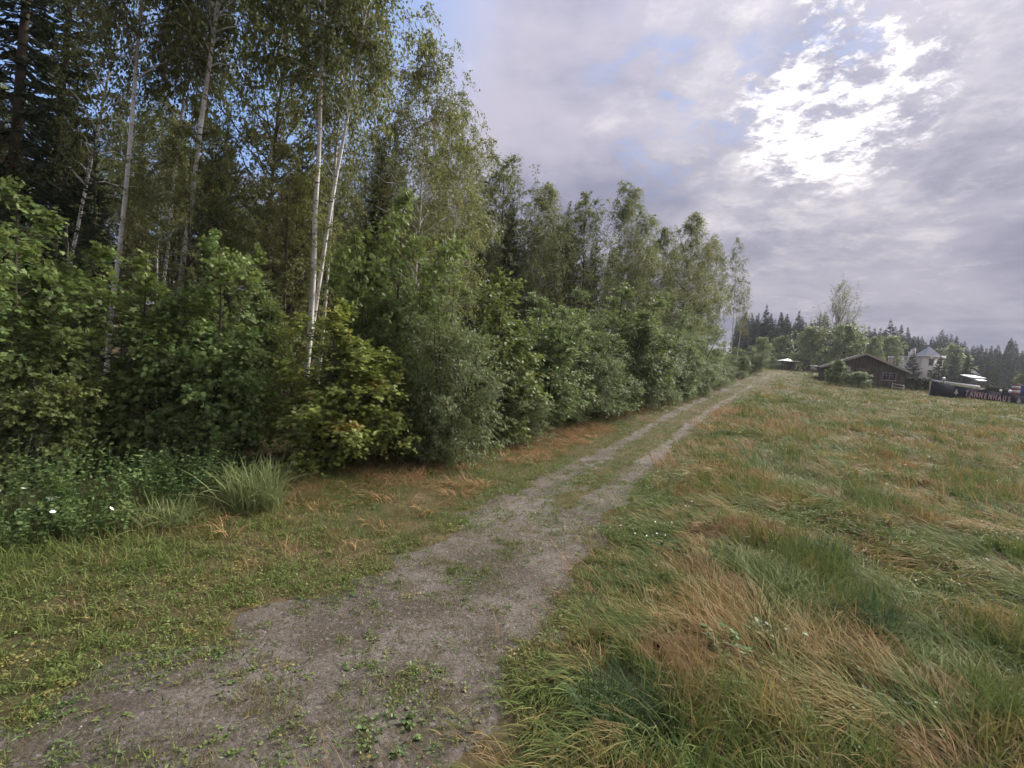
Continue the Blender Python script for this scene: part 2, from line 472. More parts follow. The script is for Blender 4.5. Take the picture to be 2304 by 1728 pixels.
def bareness(x, y):
    """0 on turf .. 1 on bare gravel (for scattering only)"""
    l = lat(x, y); w_ = path_w(y)
    e = 1 - smooth(0.72, 1.08, np.abs(l / w_) + 0.85 * (fbm(x, y, 0.9, 4) - 0.5))
    far = smooth(9, 19, y)
    ms = np.exp(-(l / 0.42) ** 2) * smooth(6, 11, y)
    ruts = np.exp(-((np.abs(l) - 0.78) / 0.27) ** 2)
    return e * (1 - far) * (1 - 0.8 * ms) + far * e * ruts * 1.25 + 1.0 * (fbm(x, y + 40, 0.55, 5) - 0.5)


# ------------------------------------------------------------------ plant builder
MAPLE = [(0, -.32), (.40, -.40), (.28, -.06), (.55, .12), (.18, .22), (0, .58), (-.18, .22), (-.55, .12), (-.28, -.06), (-.40, -.40)]
OVAL = [(0, -.5), (.26, -.22), (.30, .10), (0, .55), (-.30, .10), (-.26, -.22)]
RHOMB = [(0, -.5), (.30, -.05), (0, .5), (-.30, -.05)]
LANCE = [(0, -.55), (.16, -.05), (0, .55), (-.16, -.05)]
NEEDLE = [(-.5, -.1), (0, -.5), (.5, -.1), (.22, .5), (-.22, .5)]


def sample_line(P, u):
    n, p, _ = P.shape
    f = np.clip(u, 0, 0.9999) * (p - 1); i = f.astype(int); t = (f - i)[:, None]
    k = np.arange(n)
    return P[k, i] * (1 - t) + P[k, i + 1] * t, nrm(P[k, i + 1] - P[k, i])


def shoots(rng, base, d, L, bend, p=5, wob=0.06):
    s = np.linspace(0, 1, p)[None, :, None]
    P = base[:, None, :] + d[:, None, :] * L[:, None, None] * s
    P = P + np.array([0, 0, 1.0]) * (bend * L)[:, None, None] * s ** 2
    P[:, 1:] += rng.normal(0, 1, (len(base), p - 1, 3)) * (wob * L)[:, None, None] * s[:, 1:]
    return P


def children(rng, P, per, u0, u1, ang, L, bend, up=0.0, p=4, wob=0.07):
    n = len(P); idx = np.repeat(np.arange(n), per)
    u = u0 + (u1 - u0) * rng.random(len(idx))
    b, t = sample_line(P[idx], u)
    r = rng.normal(0, 1, (len(idx), 3)); r = nrm(r - t * (r * t).sum(1, keepdims=True))
    a = ang * (0.7 + 0.6 * rng.random(len(idx)))[:, None]
    d = nrm(t * np.cos(a) + r * np.sin(a) + np.array([0, 0, up]))
    Lc = (L[idx] if np.ndim(L) else np.full(len(idx), L)) * (0.6 + 0.7 * rng.random(len(idx))) * (1.1 - 0.5 * u)
    return shoots(rng, b, d, Lc, np.full(len(idx), bend), p, wob), Lc, idx


def broadleaf(seed, H, Rad, cb, prof, n1, n2, n3, q, el=(50, 20), bend=0.1, leaf=(0.12, MAPLE), r0=0.06, stems=1,
              twig_l=0.45, droop=-0.25, ang2=0.9, l2=0.42, spread=0.0, wob=0.02, curl=0.35, up_n=0.9):
    """returns (wood MB, leaf MB) of a tree or shrub of height H and crown radius Rad"""
    rng = np.random.default_rng(seed)
    wood, lf = MB(), MB()
    P1s, L1s, R1s = [], [], []
    for s in range(stems):
        az = rng.random() * 6.28 if stems > 1 else 0
        hs = H * (1.0 if s == 0 else 0.6 + 0.35 * rng.random())
        zz = np.linspace(0, hs, 12)
        off = spread * Rad * (0 if s == 0 else 1) * (zz / hs) ** 0.8
        x = np.cos(az) * off + np.cumsum(rng.normal(0, wob * hs / 12, 12)) * (zz > 0)
        y = np.sin(az) * off + np.cumsum(rng.normal(0, wob * hs / 12, 12)) * (zz > 0)
        T = np.stack([x, y, zz], 1)
        rr = r0 * (1 if s == 0 else .7) * (1 - zz / hs) ** 0.75 + 0.006
        rr[0] *= 1.25
        Td = T.copy(); Td[0, 2] = -0.25
        wood.tubes(Td[None], rr[None], 8 if stems == 1 else 6)
        n = n1 // stems
        tt_ = np.linspace(0, 1, 200); cw = np.cumsum(prof(tt_) ** 1.3); cw = cw / cw[-1]
        t = np.interp((np.arange(n) + rng.random(n)) / n, cw, tt_)
        u = cb + (1 - cb) * t
        b, tg = sample_line(np.repeat(T[None], n, 0), u)
        a = np.arange(n) * 2.39996 + rng.normal(0, 0.5, n) + s
        e = np.radians(el[1] + (el[0] - el[1]) * t + rng.normal(0, 9, n))
        L = Rad * prof(t) * (0.62 + 0.6 * rng.random(n)) * (1 if stems == 1 else .75) + 0.15
        d = np.stack([np.cos(a) * np.cos(e), np.sin(a) * np.cos(e), np.sin(e)], 1)
        P1 = shoots(rng, b, d, L, np.full(n, bend), 6, 0.05)
        P1s.append(P1); L1s.append(L); R1s.append(np.interp(u * hs, zz, rr) * 0.5)
    P1 = np.concatenate(P1s); L1 = np.concatenate(L1s); R1 = np.concatenate(R1s)
    taper = np.linspace(1, 0.25, 6)[None]
    wood.tubes(P1, np.minimum(R1, 0.035 * L1 / 2 + .006)[:, None] * taper, 4)
    P2, L2, i2 = children(rng, P1, n2, 0.25, 1.0, ang2, L1 * l2, bend * 0.5, 0.05)
    wood.tubes(P2[:, ::3], np.full((len(P2), 2), 0.006) * np.array([1.3, .5]), 3, mi=1)
    P3, L3, i3 = children(rng, P2, n3, 0.2, 1.0, 0.8, np.full(len(P2), twig_l), droop, 0.0, 4)
    wood.tubes(P3[::2, ::3], np.full((len(P3[::2]), 2), 0.0032), 3, mi=1)
    k = np.repeat(np.arange(len(P3)), q)
    u = rng.random(len(k)) ** 0.8
    c, tg = sample_line(P3[k], u)
    n = len(k)
    c = c + rng.normal(0, 1, (n, 3)) * leaf[0] * 0.45
    S = leaf[0] * (0.65 + 0.7 * rng.random(n))
    cen = np.array([0, 0, H * (cb + (1 - cb) * 0.4)])
    outw = nrm(c - cen)
    N = nrm(outw * 0.6 + np.array([0, 0, up_n]) + rng.normal(0, 0.55, (n, 3)))
    T = nrm(tg * 0.5 + outw * 0.5 + np.array([0, 0, -0.5]) + rng.normal(0, 0.5, (n, 3)))
    tint = np.clip(0.5 + rng.normal(0, 0.24, n) + np.repeat(rng.normal(0, 0.13, len(P3)), q), 0, 1)
    lf.leaves(c, T, N, S, leaf[1], tint, curl)
    return wood, lf


def spruce(seed, H, Rad, whorl=0.34, per=6, cb=0.12, twigs=16, tl=0.30, tw=0.075, far=False, open_=1.0, dead=0):
    rng = np.random.default_rng(seed)
    wood, lf = MB(), MB()
    zz = np.linspace(0, H, 10)
    T = np.stack([rng.normal(0, 0.02, 10) * zz / 6, rng.normal(0, 0.02, 10) * zz / 6, zz], 1)
    rr = 0.0115 * H * (1 - zz / H) ** 0.85 + 0.008
    Td = T.copy(); Td[0, 2] = -0.3
    wood.tubes(Td[None], rr[None], 5 if far else 8)
    z = []; zc = H * cb
    while zc < H * 0.985:
        z.append(zc); zc += whorl * (0.75 + 0.5 * rng.random())
    z = np.repeat(np.array(z), per); n = len(z)
    z = z + rng.normal(0, whorl * 0.22, n)
    t = np.clip((z - H * cb) / (H * (1 - cb)), 0, 1)
    prof = (1 - t) ** 0.85 * (0.55 + 0.45 * np.minimum(1, (t + 0.02) / 0.10))
    L = Rad * prof * (0.65 + 0.5 * rng.random(n)) + 0.10
    a = np.arange(n) * 2.39996 + rng.normal(0, 0.4, n)
    e = np.radians(-18 + 62 * t ** 1.6 + rng.normal(0, 6, n))
    d = np.stack([np.cos(a) * np.cos(e), np.sin(a) * np.cos(e), np.sin(e)], 1)
    b = np.stack([np.interp(z, zz, T[:, 0]), np.interp(z, zz, T[:, 1]), z], 1)
    P = shoots(rng, b, d, L, np.full(n, 0.16), 6, 0.025)
    P[:, :, 2] -= (np.sin(np.linspace(0, 1, 6) * PI) * 0.10)[None] * L[:, None]
    if not far: wood.tubes(P, (0.008 + 0.006 * L)[:, None] * np.linspace(1, .3, 6)[None], 3)
    side = np.stack([-np.sin(a), np.cos(a), np.zeros(n)], 1)
    k = np.repeat(np.arange(n), twigs)
    u = 0.12 + 0.88 * rng.random(len(k)) ** 0.8
    c, tg = sample_line(P[k], u)
    sg = np.where(rng.random(len(k)) < 0.5, -1, 1)[:, None]
    w_ = (0.35 + 0.9 * rng.random(len(k))) * (1.12 - u)
    dirv = nrm(tg * 0.75 + side[k] * sg * 0.8 + np.array([0, 0, -0.45]) + rng.normal(0, 0.22, (len(k), 3)))
    ln = tl * (0.6 + 0.8 * rng.random(len(k))) * np.clip(0.22 + 1.1 * L[k] / max(Rad, .1), 0.25, 1.1)
    ln = ln * (0.8 + 0.9 * w_ * (L[k] > 0.6))
    c = c + dirv * ln[:, None] * 0.4
    N = nrm(np.array([0, 0, 1.0]) + rng.normal(0, 0.55, (len(k), 3)))
    tint = np.clip(0.35 + 0.25 * u + rng.normal(0, 0.2, len(k)), 0, 1)
    sh = np.array(NEEDLE) * np.array([tw / tl, 1.0])
    lf.leaves(c, dirv, N, ln, sh, tint, 0.2)
    N2 = nrm(np.cross(N, dirv))
    lf.leaves(c[::2], dirv[::2], N2[::2], ln[::2], sh * np.array([.8, 1]), tint[::2], 0.2)
    if dead:       # bare lower branches
        zd = H * cb * rng.random(dead) * 0.9 + 0.8; ad = rng.random(dead) * 6.28
        dd = np.stack([np.cos(ad), np.sin(ad), rng.normal(-.15, .15, dead)], 1)
        Pd = shoots(rng, np.stack([0 * zd, 0 * zd, zd], 1), nrm(dd), 0.5 + 1.2 * rng.random(dead), np.full(dead, -.1), 5)
        wood.tubes(Pd, np.full((dead, 5), 0.008) * np.linspace(1.2, .4, 5), 3)
    return wood, lf


def make_kind(name, wl, bark, leafm):
    return (wl[0].mesh(name + '_trunk', [bark, M['twig']], True), wl[1].mesh(name + '_crown', leafm))


def plant(kind, name, x, y, label, cat, group=None, s=1.0, sz=None, rz=0.0, lean=(0, 0), mats=None):
    o = thing(name, (x, y, gz(x, y) - 0.03), label, cat, group, (lean[0], lean[1], rz), (s, s, sz or s))
    link('trunk', kind[0], o)
    c = link('crown', kind[1], o)
    if mats:
        c.material_slots[0].link = 'OBJECT'; c.material_slots[0].material = mats
    return o


prof_round = lambda t: np.sqrt(np.clip(1 - (2 * np.clip(t, 0, 1) - 0.75) ** 2 / 1.65, 0.05, 1))
prof_shrub = lambda t: np.clip(0.72 + 0.55 * t - 1.15 * t ** 2.2, 0.12, 1.1)
prof_wide = lambda t: np.clip(0.62 + 1.1 * t - 1.62 * t ** 2.2, 0.12, 1.0)
prof_birch = lambda t: np.clip(0.55 + 1.0 * t - 1.45 * t ** 2, 0.10, 1.0)

K = {}
K['maple_a'] = make_kind('maple_a', broadleaf(1, 6.0, 2.1, 0.06, prof_shrub, 66, 8, 5, 6, el=(62, 18), bend=0.12, leaf=(0.104, MAPLE), r0=0.06, stems=3, spread=0.5), M['bark'], M['maple'])
K['maple_b'] = make_kind('maple_b', broadleaf(2, 6.0, 2.3, 0.05, prof_shrub, 72, 8, 5, 6, el=(58, 12), bend=0.10, leaf=(0.106, MAPLE), r0=0.06, stems=4, spread=0.6), M['bark'], M['maple'])
K['maple_low'] = make_kind('maple_low', broadleaf(3, 4.0, 1.8, 0.02, prof_shrub, 66, 8, 5, 6, el=(55, 6), bend=0.08, leaf=(0.104, MAPLE), r0=0.05, stems=4, spread=0.65), M['bark'], M['maple'])
K['spire'] = make_kind('spire', broadleaf(4, 5.0, 0.85, 0.04, lambda t: np.clip(1.05 - t, .12, 1), 44, 5, 4, 4, el=(55, 25), leaf=(0.140, MAPLE), r0=0.035, stems=1), M['bark'], M['maple'])
K['hazel_a'] = make_kind('hazel_a', broadleaf(5, 6.0, 1.9, 0.03, prof_shrub, 72, 8, 6, 6, el=(66, 16), leaf=(0.105, RHOMB), r0=0.05, stems=4, spread=0.6, twig_l=.4), M['bark'], M['hazel'])
K['hazel_b'] = make_kind('hazel_b', broadleaf(6, 6.0, 2.1, 0.02, prof_shrub, 72, 8, 6, 6, el=(60, 8), leaf=(0.110, RHOMB), r0=0.05, stems=5, spread=0.7, twig_l=.4), M['bark'], M['hazel'])
K['willow_a'] = make_kind('willow_a', broadleaf(7, 5.0, 1.9, 0.02, prof_shrub, 76, 9, 6, 6, el=(70, 10), leaf=(0.085, LANCE), r0=0.045, stems=5, spread=0.7, twig_l=.4, droop=-.1), M['bark'], M['willow'])
K['willow_b'] = make_kind('willow_b', broadleaf(8, 6.0, 2.0, 0.02, prof_shrub, 80, 9, 6, 6, el=(68, 12), leaf=(0.100, LANCE), r0=0.05, stems=5, spread=0.6, twig_l=.42, droop=-.05), M['bark'], M['willow'])
bk = dict(el=(62, 38), bend=-0.28, leaf=(0.115, RHOMB), r0=0.085, twig_l=0.75, droop=-0.75, l2=0.42, curl=.2, up_n=.5, wob=0.018)
K['birch_a'] = make_kind('birch_a', broadleaf(21, 18, 3.2, 0.54, prof_birch, 44, 9, 6, 7, **bk), M['birch'], M['birch_leaf'])
K['birch_b'] = make_kind('birch_b', broadleaf(22, 18, 3.0, 0.57, prof_birch, 40, 9, 6, 7, **bk), M['birch'], M['birch_leaf'])
K['birch_c'] = make_kind('birch_c', broadleaf(23, 18, 3.5, 0.53, prof_birch, 46, 9, 6, 7, **bk), M['birch'], M['birch_leaf'])
K['birch_full'] = make_kind('birch_full', broadleaf(26, 18, 4.6, 0.24, prof_wide, 76, 10, 6, 9, **bk), M['birch'], M['birch_leaf'])
K['birch_full_b'] = make_kind('birch_full_b', broadleaf(27, 18, 4.3, 0.28, prof_wide, 70, 10, 6, 9, **bk), M['birch'], M['birch_leaf'])
K['birch_thin'] = make_kind('birch_thin', broadleaf(24, 18, 2.7, 0.42, prof_birch, 38, 7, 5, 6, **bk), M['birch'], M['birch_leaf'])
K['aspen'] = make_kind('aspen', broadleaf(25, 16, 4.2, 0.2, prof_wide, 66, 10, 6, 8, el=(60, 30), bend=.02, leaf=(0.12, RHOMB), r0=0.10, twig_l=.5, droop=-.3), M['bark'], M['birch_leaf'])
K['spruce_a'] = make_kind('spruce_a', spruce(31, 18, 2.5, 0.36, 6, 0.14, 52, 0.30, 0.055, dead=30), M['bark'], M['needles'])
K['spruce_b'] = make_kind('spruce_b', spruce(32, 18, 2.2, 0.36, 6, 0.06, 48, 0.30, 0.055, dead=20), M['bark'], M['needles'])
K['spruce_young'] = make_kind('spruce_young', spruce(33, 5.5, 1.15, 0.22, 6, 0.05, 40, 0.16, 0.03), M['bark'], M['needles'])

# ------------------------------------------------------------------ forest edge: shrubs along the track
def P_(px, py, Yd):
    """world point seen at depth Yd"""
    f = 1106.0
    d = _fw + _rt * ((px - 1106) / f) + _up * (-(py - 829.5) / f)
    t = Yd / d.y
    return EYE + d * t


def shrub(kind, name, px, depth, top, label, cat, native, wid=1.0, rz=0.0, mats=None, group=None):
    q = P_(px, top, depth)
    base = P_(px, 900, depth)
    x = base.x; zg = gz(x, depth)
    s = (q.z - zg) / native * 0.93
    return plant(K[kind], name, x, depth, label, cat, group, s=s * wid, sz=s, rz=rz, mats=mats)


E_ = 'shrubs and young trees along the forest edge'
shrub('maple_b', 'maple_shrub', 30, 9.6, 370, 'broad yellow-green maple at the far left edge of the picture', 'tree', 6.0, 1.05, 0.4, group=E_)
shrub('maple_low', 'maple_shrub', 110, 9.2, 715, 'low maple shrub in front of the young spruce, left of the first birch', 'shrub', 4.0, 0.95, 2.0, group=E_)
shrub('spire', 'maple_sapling', 308, 10.6, 510, 'slim maple sapling with pointed leader just right of the leftmost birch', 'sapling', 5.0, 1.0, 1.0, group=E_)
shrub('maple_low', 'maple_shrub', 205, 10.2, 800, 'maple shrub hiding the foot of the leftmost birch', 'shrub', 4.0, 0.95, 3.1, group=E_)
shrub('hazel_b', 'hazel_shrub', 420, 10.9, 800, 'dark low shrub between the second birch and the yellowing maple', 'shrub', 6.0, 1.7, 1.1, group=E_)
shrub('maple_a', 'maple_shrub', 530, 13.2, 505, 'dark green maple standing left of the twin birch trunks', 'tree', 6.0, 0.7, 0.2, group=E_)
shrub('maple_a', 'maple_shrub', 712, 11.2, 625, 'maple shrub turning yellow and orange beside the tall grass clump', 'shrub', 6.0, 1.55, 0.9, mats=M['maple_autumn'], group=E_)
shrub('maple_b', 'maple_shrub', 845, 13.6, 390, 'tall fresh green maple right of the birches with pointed top', 'tree', 6.0, 0.80, 2.2, group=E_)
shrub('willow_a', 'willow_shrub', 965, 13.4, 560, 'grey-green willow bush reaching out towards the track', 'shrub', 5.0, 1.1, 0.0, group=E_)
shrub('willow_a', 'willow_shrub', 930, 12.7, 830, 'low willow bush at the foot of the grey-green willow', 'shrub', 5.0, 1.5, 1.6, group=E_)
shrub('maple_a', 'maple_shrub', 1065, 16.5, 560, 'bushy maple just behind the grey-green willow', 'tree', 6.0, 1.18, 1.9, group=E_)
shrub('hazel_a', 'hazel_shrub', 1150, 20.0, 620, 'hazel shrub above the brown grass bank', 'shrub', 6.0, 1.59, 0.7, group=E_)
shrub('willow_b', 'willow_shrub', 1225, 23.0, 620, 'willow shrub between hazels in the middle of the hedge row', 'shrub', 6.0, 1.69, 2.7, group=E_)
shrub('hazel_b', 'hazel_shrub', 1290, 25.0, 760, 'low round hazel at the foot of the hedge row, beside the dry grass', 'shrub', 6.0, 2.61, 0.1, group=E_)
shrub('hazel_a', 'hazel_shrub', 1320, 28.0, 600, 'tall hazel with pointed top in the middle of the hedge row', 'shrub', 6.0, 1.53, 1.4, group=E_)
shrub('willow_b', 'willow_shrub', 1400, 31.5, 630, 'pale willow with upright shoots, tallest at its end of the hedge row', 'shrub', 6.0, 1.45, 0.8, group=E_)
shrub('hazel_b', 'hazel_shrub', 1435, 35.0, 720, 'rounded dark hazel after the pale willow in the hedge row', 'shrub', 6.0, 1.84, 2.2, group=E_)
shrub('willow_a', 'willow_shrub', 1475, 38.5, 665, 'green willow with pointed top before the spruces in the hedge row', 'shrub', 5.0, 1.38, 2.9, group=E_)
shrub('hazel_a', 'hazel_shrub', 1515, 44.0, 720, 'small hazel in the far part of the hedge row', 'shrub', 6.0, 1.76, 2.2, group=E_)
shrub('willow_b', 'willow_shrub', 1550, 50.0, 735, 'third shrub from the far end of the hedge row', 'shrub', 6.0, 1.69, 0.3, group=E_)
shrub('hazel_b', 'hazel_shrub', 1580, 58.0, 745, 'second shrub from the far end of the hedge row, under the slender birches', 'shrub', 6.0, 1.69, 1.3, group=E_)
shrub('willow_a', 'willow_shrub', 1612, 68.0, 740, 'last shrub of the hedge row where the track tops the rise', 'shrub', 5.0, 1.53, 1.0, group=E_)
for (px, d_, top, kd, nat, wd, lb) in (
        (1095, 17.2, 760, 'willow_a', 5.0, 1.9, 'low bushy shrub right after the grey-green willow'),
        (1180, 21.2, 740, 'willow_b', 6.0, 2.2, 'low willow at the foot of the hazel above the brown bank'),
        (1255, 24.0, 690, 'hazel_a', 6.0, 1.7, 'mid-high hazel filling the gap after the middle willow'),
        (1360, 29.0, 690, 'willow_a', 5.0, 1.7, 'leafy shrub filling the gap before the pale willow'),
        (1395, 31.0, 770, 'hazel_b', 6.0, 2.2, 'low shrub at the foot of the pale willow'),
        (1450, 36.0, 690, 'willow_b', 6.0, 1.7, 'leafy shrub just before the green pointed willow'),
        (1497, 41.0, 740, 'hazel_b', 6.0, 1.8, 'low shrub just after the green pointed willow'),
        (1535, 47.0, 750, 'willow_a', 5.0, 1.5, 'fourth shrub from the far end of the hedge row')):
    shrub(kd, 'hedge_shrub', px, d_, top, lb, 'shrub', nat, wd, px * .7, group=E_)
shrub('spruce_young', 'young_spruce', 135, 11.0, 430, 'young spruce with bare twigs between the far left maple and the leftmost birch', 'spruce', 5.5, 1.25, 0.5)
shrub('spruce_young', 'young_spruce', 72, 8.6, 790, 'little spruce with bare leader above the nettle patch', 'spruce', 5.5, 1.1, 0.5)


# ------------------------------------------------------------------ tall trees, front row
def tall(kind, name, p0, p1, depth, label, cat, native, height=None, top=None, rz=0.0, wid=1.0, group=None):
    """a tree whose stem runs through two seen points at one depth"""
    a = P_(p0[0], p0[1], depth); b = P_(p1[0], p1[1], depth)
    k = (b.x - a.x) / (b.z - a.z)
    x0 = a.x
    for _ in range(3):
        x0 = a.x - k * (a.z - gz(x0, depth))
    if top is not None: height = P_(p1[0], top, depth).z - gz(x0, depth)
    s = height / native
    o = plant(K[kind], name, x0, depth, label, cat, group, s=s * wid, sz=s, rz=0, lean=(0, math.atan(k)))
    for c_ in o.children: c_.rotation_euler = (0, 0, rz)
    return o


B_ = 'birches of the forest edge'
tall('birch_a', 'birch_tree', (235, 740), (292, 150), 13.4, 'leftmost of the white-stemmed birches, seen above the maple shrubs', 'birch', 18, 17.0, rz=0.3, wid=.85, group=B_)
tall('birch_thin', 'birch_tree', (178, 450), (236, 160), 15.5, 'thin birch leaning behind the young spruce at the left', 'birch', 18, 16.0, rz=2.0, wid=.8, group=B_)
tall('birch_b', 'birch_tree', (360, 640), (392, 300), 15.0, 'slim birch stem just left of the second big birch', 'birch', 18, 15.0, rz=1.0, wid=.8, group=B_)
tall('birch_c', 'birch_tree', (382, 690), (455, 130), 14.0, 'second big birch, leaning towards the track', 'birch', 18, 18.5, rz=1.5, wid=.9, group=B_)
tall('birch_b', 'birch_tree', (655, 760), (686, 170), 15.0, 'straight left stem of the twin birches in the middle of the wood edge', 'birch', 18, 18.0, rz=4.0, wid=1.05, group=B_)
tall('birch_a', 'birch_tree', (664, 760), (775, 130), 15.15, 'right stem of the twin birches, leaning away to the right', 'birch', 18, 17.0, rz=2.6, wid=.85, group=B_)
tall('birch_thin', 'birch_tree', (712, 500), (733, 230), 17.0, 'thin birch just right of the twin birches', 'birch', 18, 16.5, rz=5.0, wid=.8, group=B_)
tall('birch_full', 'birch_tree', (903, 520), (918, 250), 21.0, 'birch with round crown standing above the tall green maple', 'birch', 18, top=85, rz=0.9, wid=.9, group=B_)
tall('aspen', 'broadleaf_tree', (590, 380), (606, 200), 20.0, 'dark-stemmed tree seen against the sky left of the twin birches', 'tree', 16, 17.5, rz=0.4, wid=.9)
tall('birch_full_b', 'birch_tree', (985, 500), (990, 300), 26.0, 'birch beyond the round-crowned one, lower than it', 'birch', 18, top=230, rz=3.3, wid=.9, group=B_)
tall('aspen', 'broadleaf_tree', (1085, 500), (1090, 350), 31.0, 'leafy tree rising behind the middle of the hedge row', 'tree', 16, top=345, rz=1.3)
tall('birch_full', 'birch_tree', (1170, 500), (1175, 400), 33.0, 'birch behind the willow in the middle of the hedge row', 'birch', 18, top=395, rz=1.9, group=B_)
tall('aspen', 'broadleaf_tree', (1262, 560), (1268, 420), 35.0, 'leafy tree left of the dark-stemmed tree with dead tip', 'tree', 16, top=430, rz=2.3)
tall('birch_full_b', 'birch_tree', (1366, 600), (1358, 420), 38.0, 'dark-stemmed birch with a bare tip above the pale willow', 'birch', 18, top=393, rz=0.2, wid=.95, group=B_)
tall('birch_full', 'birch_tree', (1430, 620), (1432, 520), 42.0, 'lower birch between the two tallest crowns at the far end of the wood', 'birch', 18, top=490, rz=0.7, group=B_)
tall('birch_full', 'birch_tree', (1488, 620), (1492, 520), 46.0, 'birch with drooping crown near the far end of the wood', 'birch', 18, top=458, rz=1.7, wid=1.0, group=B_)
tall('spruce_b', 'spruce_tree', (1478, 650), (1483, 560), 44.0, 'dark spruce among the birches near the far end of the wood', 'spruce', 18, top=560, rz=1.7)
tall('spruce_a', 'spruce_tree', (1505, 700), (1508, 600), 50.0, 'shaggy spruce just before the last birches', 'spruce', 18, top=590, rz=0.9)
tall('birch_full_b', 'birch_tree', (1532, 660), (1537, 560), 52.0, 'full-crowned birch at the end of the closed wood edge', 'birch', 18, top=515, rz=2.4, wid=.9, group=B_)
tall('birch_thin', 'birch_tree', (1580, 750), (1592, 560), 62.0, 'tall slender birch standing free at the far end of the wood', 'birch', 18, top=505, rz=3.0, wid=.75, group=B_)
tall('birch_thin', 'birch_tree', (1597, 740), (1610, 640), 63.0, 'shorter slender birch right beside the tall free-standing one', 'birch', 18, top=600, rz=1.0, wid=.8, group=B_)
tall('spruce_a', 'spruce_tree', (20, 500), (40, 200), 15.5, 'big dark spruce in the upper left corner', 'spruce', 18, 19.0, rz=1.0, wid=1.0)
tall('spruce_b', 'spruce_tree', (115, 500), (135, 200), 18.0, 'second dark spruce from the upper left corner', 'spruce', 18, 19.0, rz=2.0, wid=1.0)

# ------------------------------------------------------------------ the wood behind
rr = random.Random(8)
D_ = 'trees deep in the wood'
spots = []
yv = 10.0
while yv < 66:
    for row in range(7):
        off = 6.5 + row * 3.9 + rr.uniform(-1.3, 1.3)
        y = yv + rr.uniform(-1.4, 1.4) + off * 0.45
        x = float(path_c(yv)) - 4.8 - off * 0.9
        if x > -1.25 * y - 4 and y < 80: spots.append((x, y, row))
    yv += 3.4 + 0.03 * yv
for (x, y, row) in spots:
    k = rr.random()
    h = min(rr.uniform(.75, 1.12) * (2.6 + .36 * math.hypot(x, y)), 16.5)
    if y > 34: h = min(h, 13.0)
    if k < 0.62:
        kd = rr.choice(['spruce_a', 'spruce_b'])
        plant(K[kd], 'spruce_tree', x, y, 'dark spruce standing deep in the wood behind the birches', 'spruce', D_, s=h / 18, rz=rr.uniform(0, 6))
    elif k < 0.85:
        plant(K[rr.choice(['birch_a', 'birch_b', 'birch_c'])], 'birch_tree', x, y, 'birch standing deep in the wood behind the front row', 'birch', D_, s=h / 18, rz=rr.uniform(0, 6))
    else:
        plant(K['aspen'], 'broadleaf_tree', x, y, 'leafy tree deep in the wood behind the birches', 'tree', D_, s=h / 17, rz=rr.uniform(0, 6))
# understorey that closes the wood near the ground
yv = 11.0
while yv < 60:
    x = float(path_c(yv)) - 7.6 + rr.uniform(-.7, .7)
    if x > -1.2 * yv - 2:
        kd, nat = rr.choice([('hazel_a', 6), ('hazel_b', 6), ('maple_a', 6), ('spruce_young', 5.5)])
        nm = 'young_spruce' if kd == 'spruce_young' else 'understorey_shrub'
        lb = 'young spruce in the shade behind the edge shrubs' if kd == 'spruce_young' else 'shaded shrub behind the front row of the wood edge'
        plant(K[kd], nm, x, yv, lb, 'shrub' if kd != 'spruce_young' else 'spruce', 'shaded understorey', s=rr.uniform(3.2, 5.0) / nat, rz=rr.uniform(0, 6))
    yv += 2.3 + 0.03 * yv

# ------------------------------------------------------------------ far side: spruce wood beyond the houses
FK = []
for i in range(4):
    w_, l_ = spruce(60 + i, 20, 3.0 + 0.35 * i, 0.62, 6, 0.05, 12, 0.95, 0.26, far=True)
    f = MB()
    # join stem and needles into one mesh (parts are too small to see)
    base = 0
    for src, mi in ((w_, 0), (l_, 1)):
        f.v += src.v; f.l += [a + base for a in src.l]; f.c += src.c; f.tt += src.tt
        f.mi += [np.full(len(c_), mi) for c_ in src.c]
        base += src.n
    f.n = base
    FK.append(f.mesh('far_spruce', [M['bark'], M['needles_far']]))
rr = random.Random(3)
n_far = 0
for row in range(4):
    px = 1600 - row * 6
    while px < 2330:
        d_ = 135 + row * 13 + (px - 1600) * 0.07 + rr.uniform(-5, 5)
        q = P_(px, 800, d_)
        h = rr.uniform(12.5, 16.5) + row * .5 + (2.5 if rr.random() < .12 else 0) - (1.5 if px > 2080 and px < 2120 else 0)
        z = 3.0
        o = link('far_spruce', FK[rr.randrange(4)], None, (q.x, d_, gz(q.x, d_) - 0.3), (0, 0, rr.uniform(0, 6)))
        o.scale = (h / 20 * rr.uniform(.85, 1.15),) * 2 + (h / 20,)
        tag(o, 'dark spruce of the far forest beyond the houses', 'spruce', 'far spruce forest')
        n_far += 1
        px += rr.uniform(6.6, 13.6)

FB = make_kind('round_tree', broadleaf(41, 10, 3.6, 0.12, prof_round, 46, 6, 5, 5, el=(60, 12), leaf=(0.34, OVAL), r0=0.16, twig_l=.8), M['bark'], M['willow'])
FB2 = make_kind('round_tree_b', broadleaf(42, 10, 3.2, 0.06, prof_round, 46, 6, 5, 5, el=(66, 8), leaf=(0.32, OVAL), r0=0.14, twig_l=.8), M['bark'], M['hazel'])
BARE = make_kind('open_tree', broadleaf(43, 14, 7.8, 0.42, lambda t: 0.95 - 0.12 * t, 58, 9, 9, 1, el=(80, 26), bend=0.16, leaf=(0.24, OVAL), r0=0.34, twig_l=0.9, droop=-.05, l2=.36, ang2=.55), M['bark'], M['birch_leaf'])
GS = make_kind('garden_spruce', spruce(71, 8, 2.3, 0.30, 7, 0.02, 26, 0.42, 0.085), M['bark'], M['needles'])


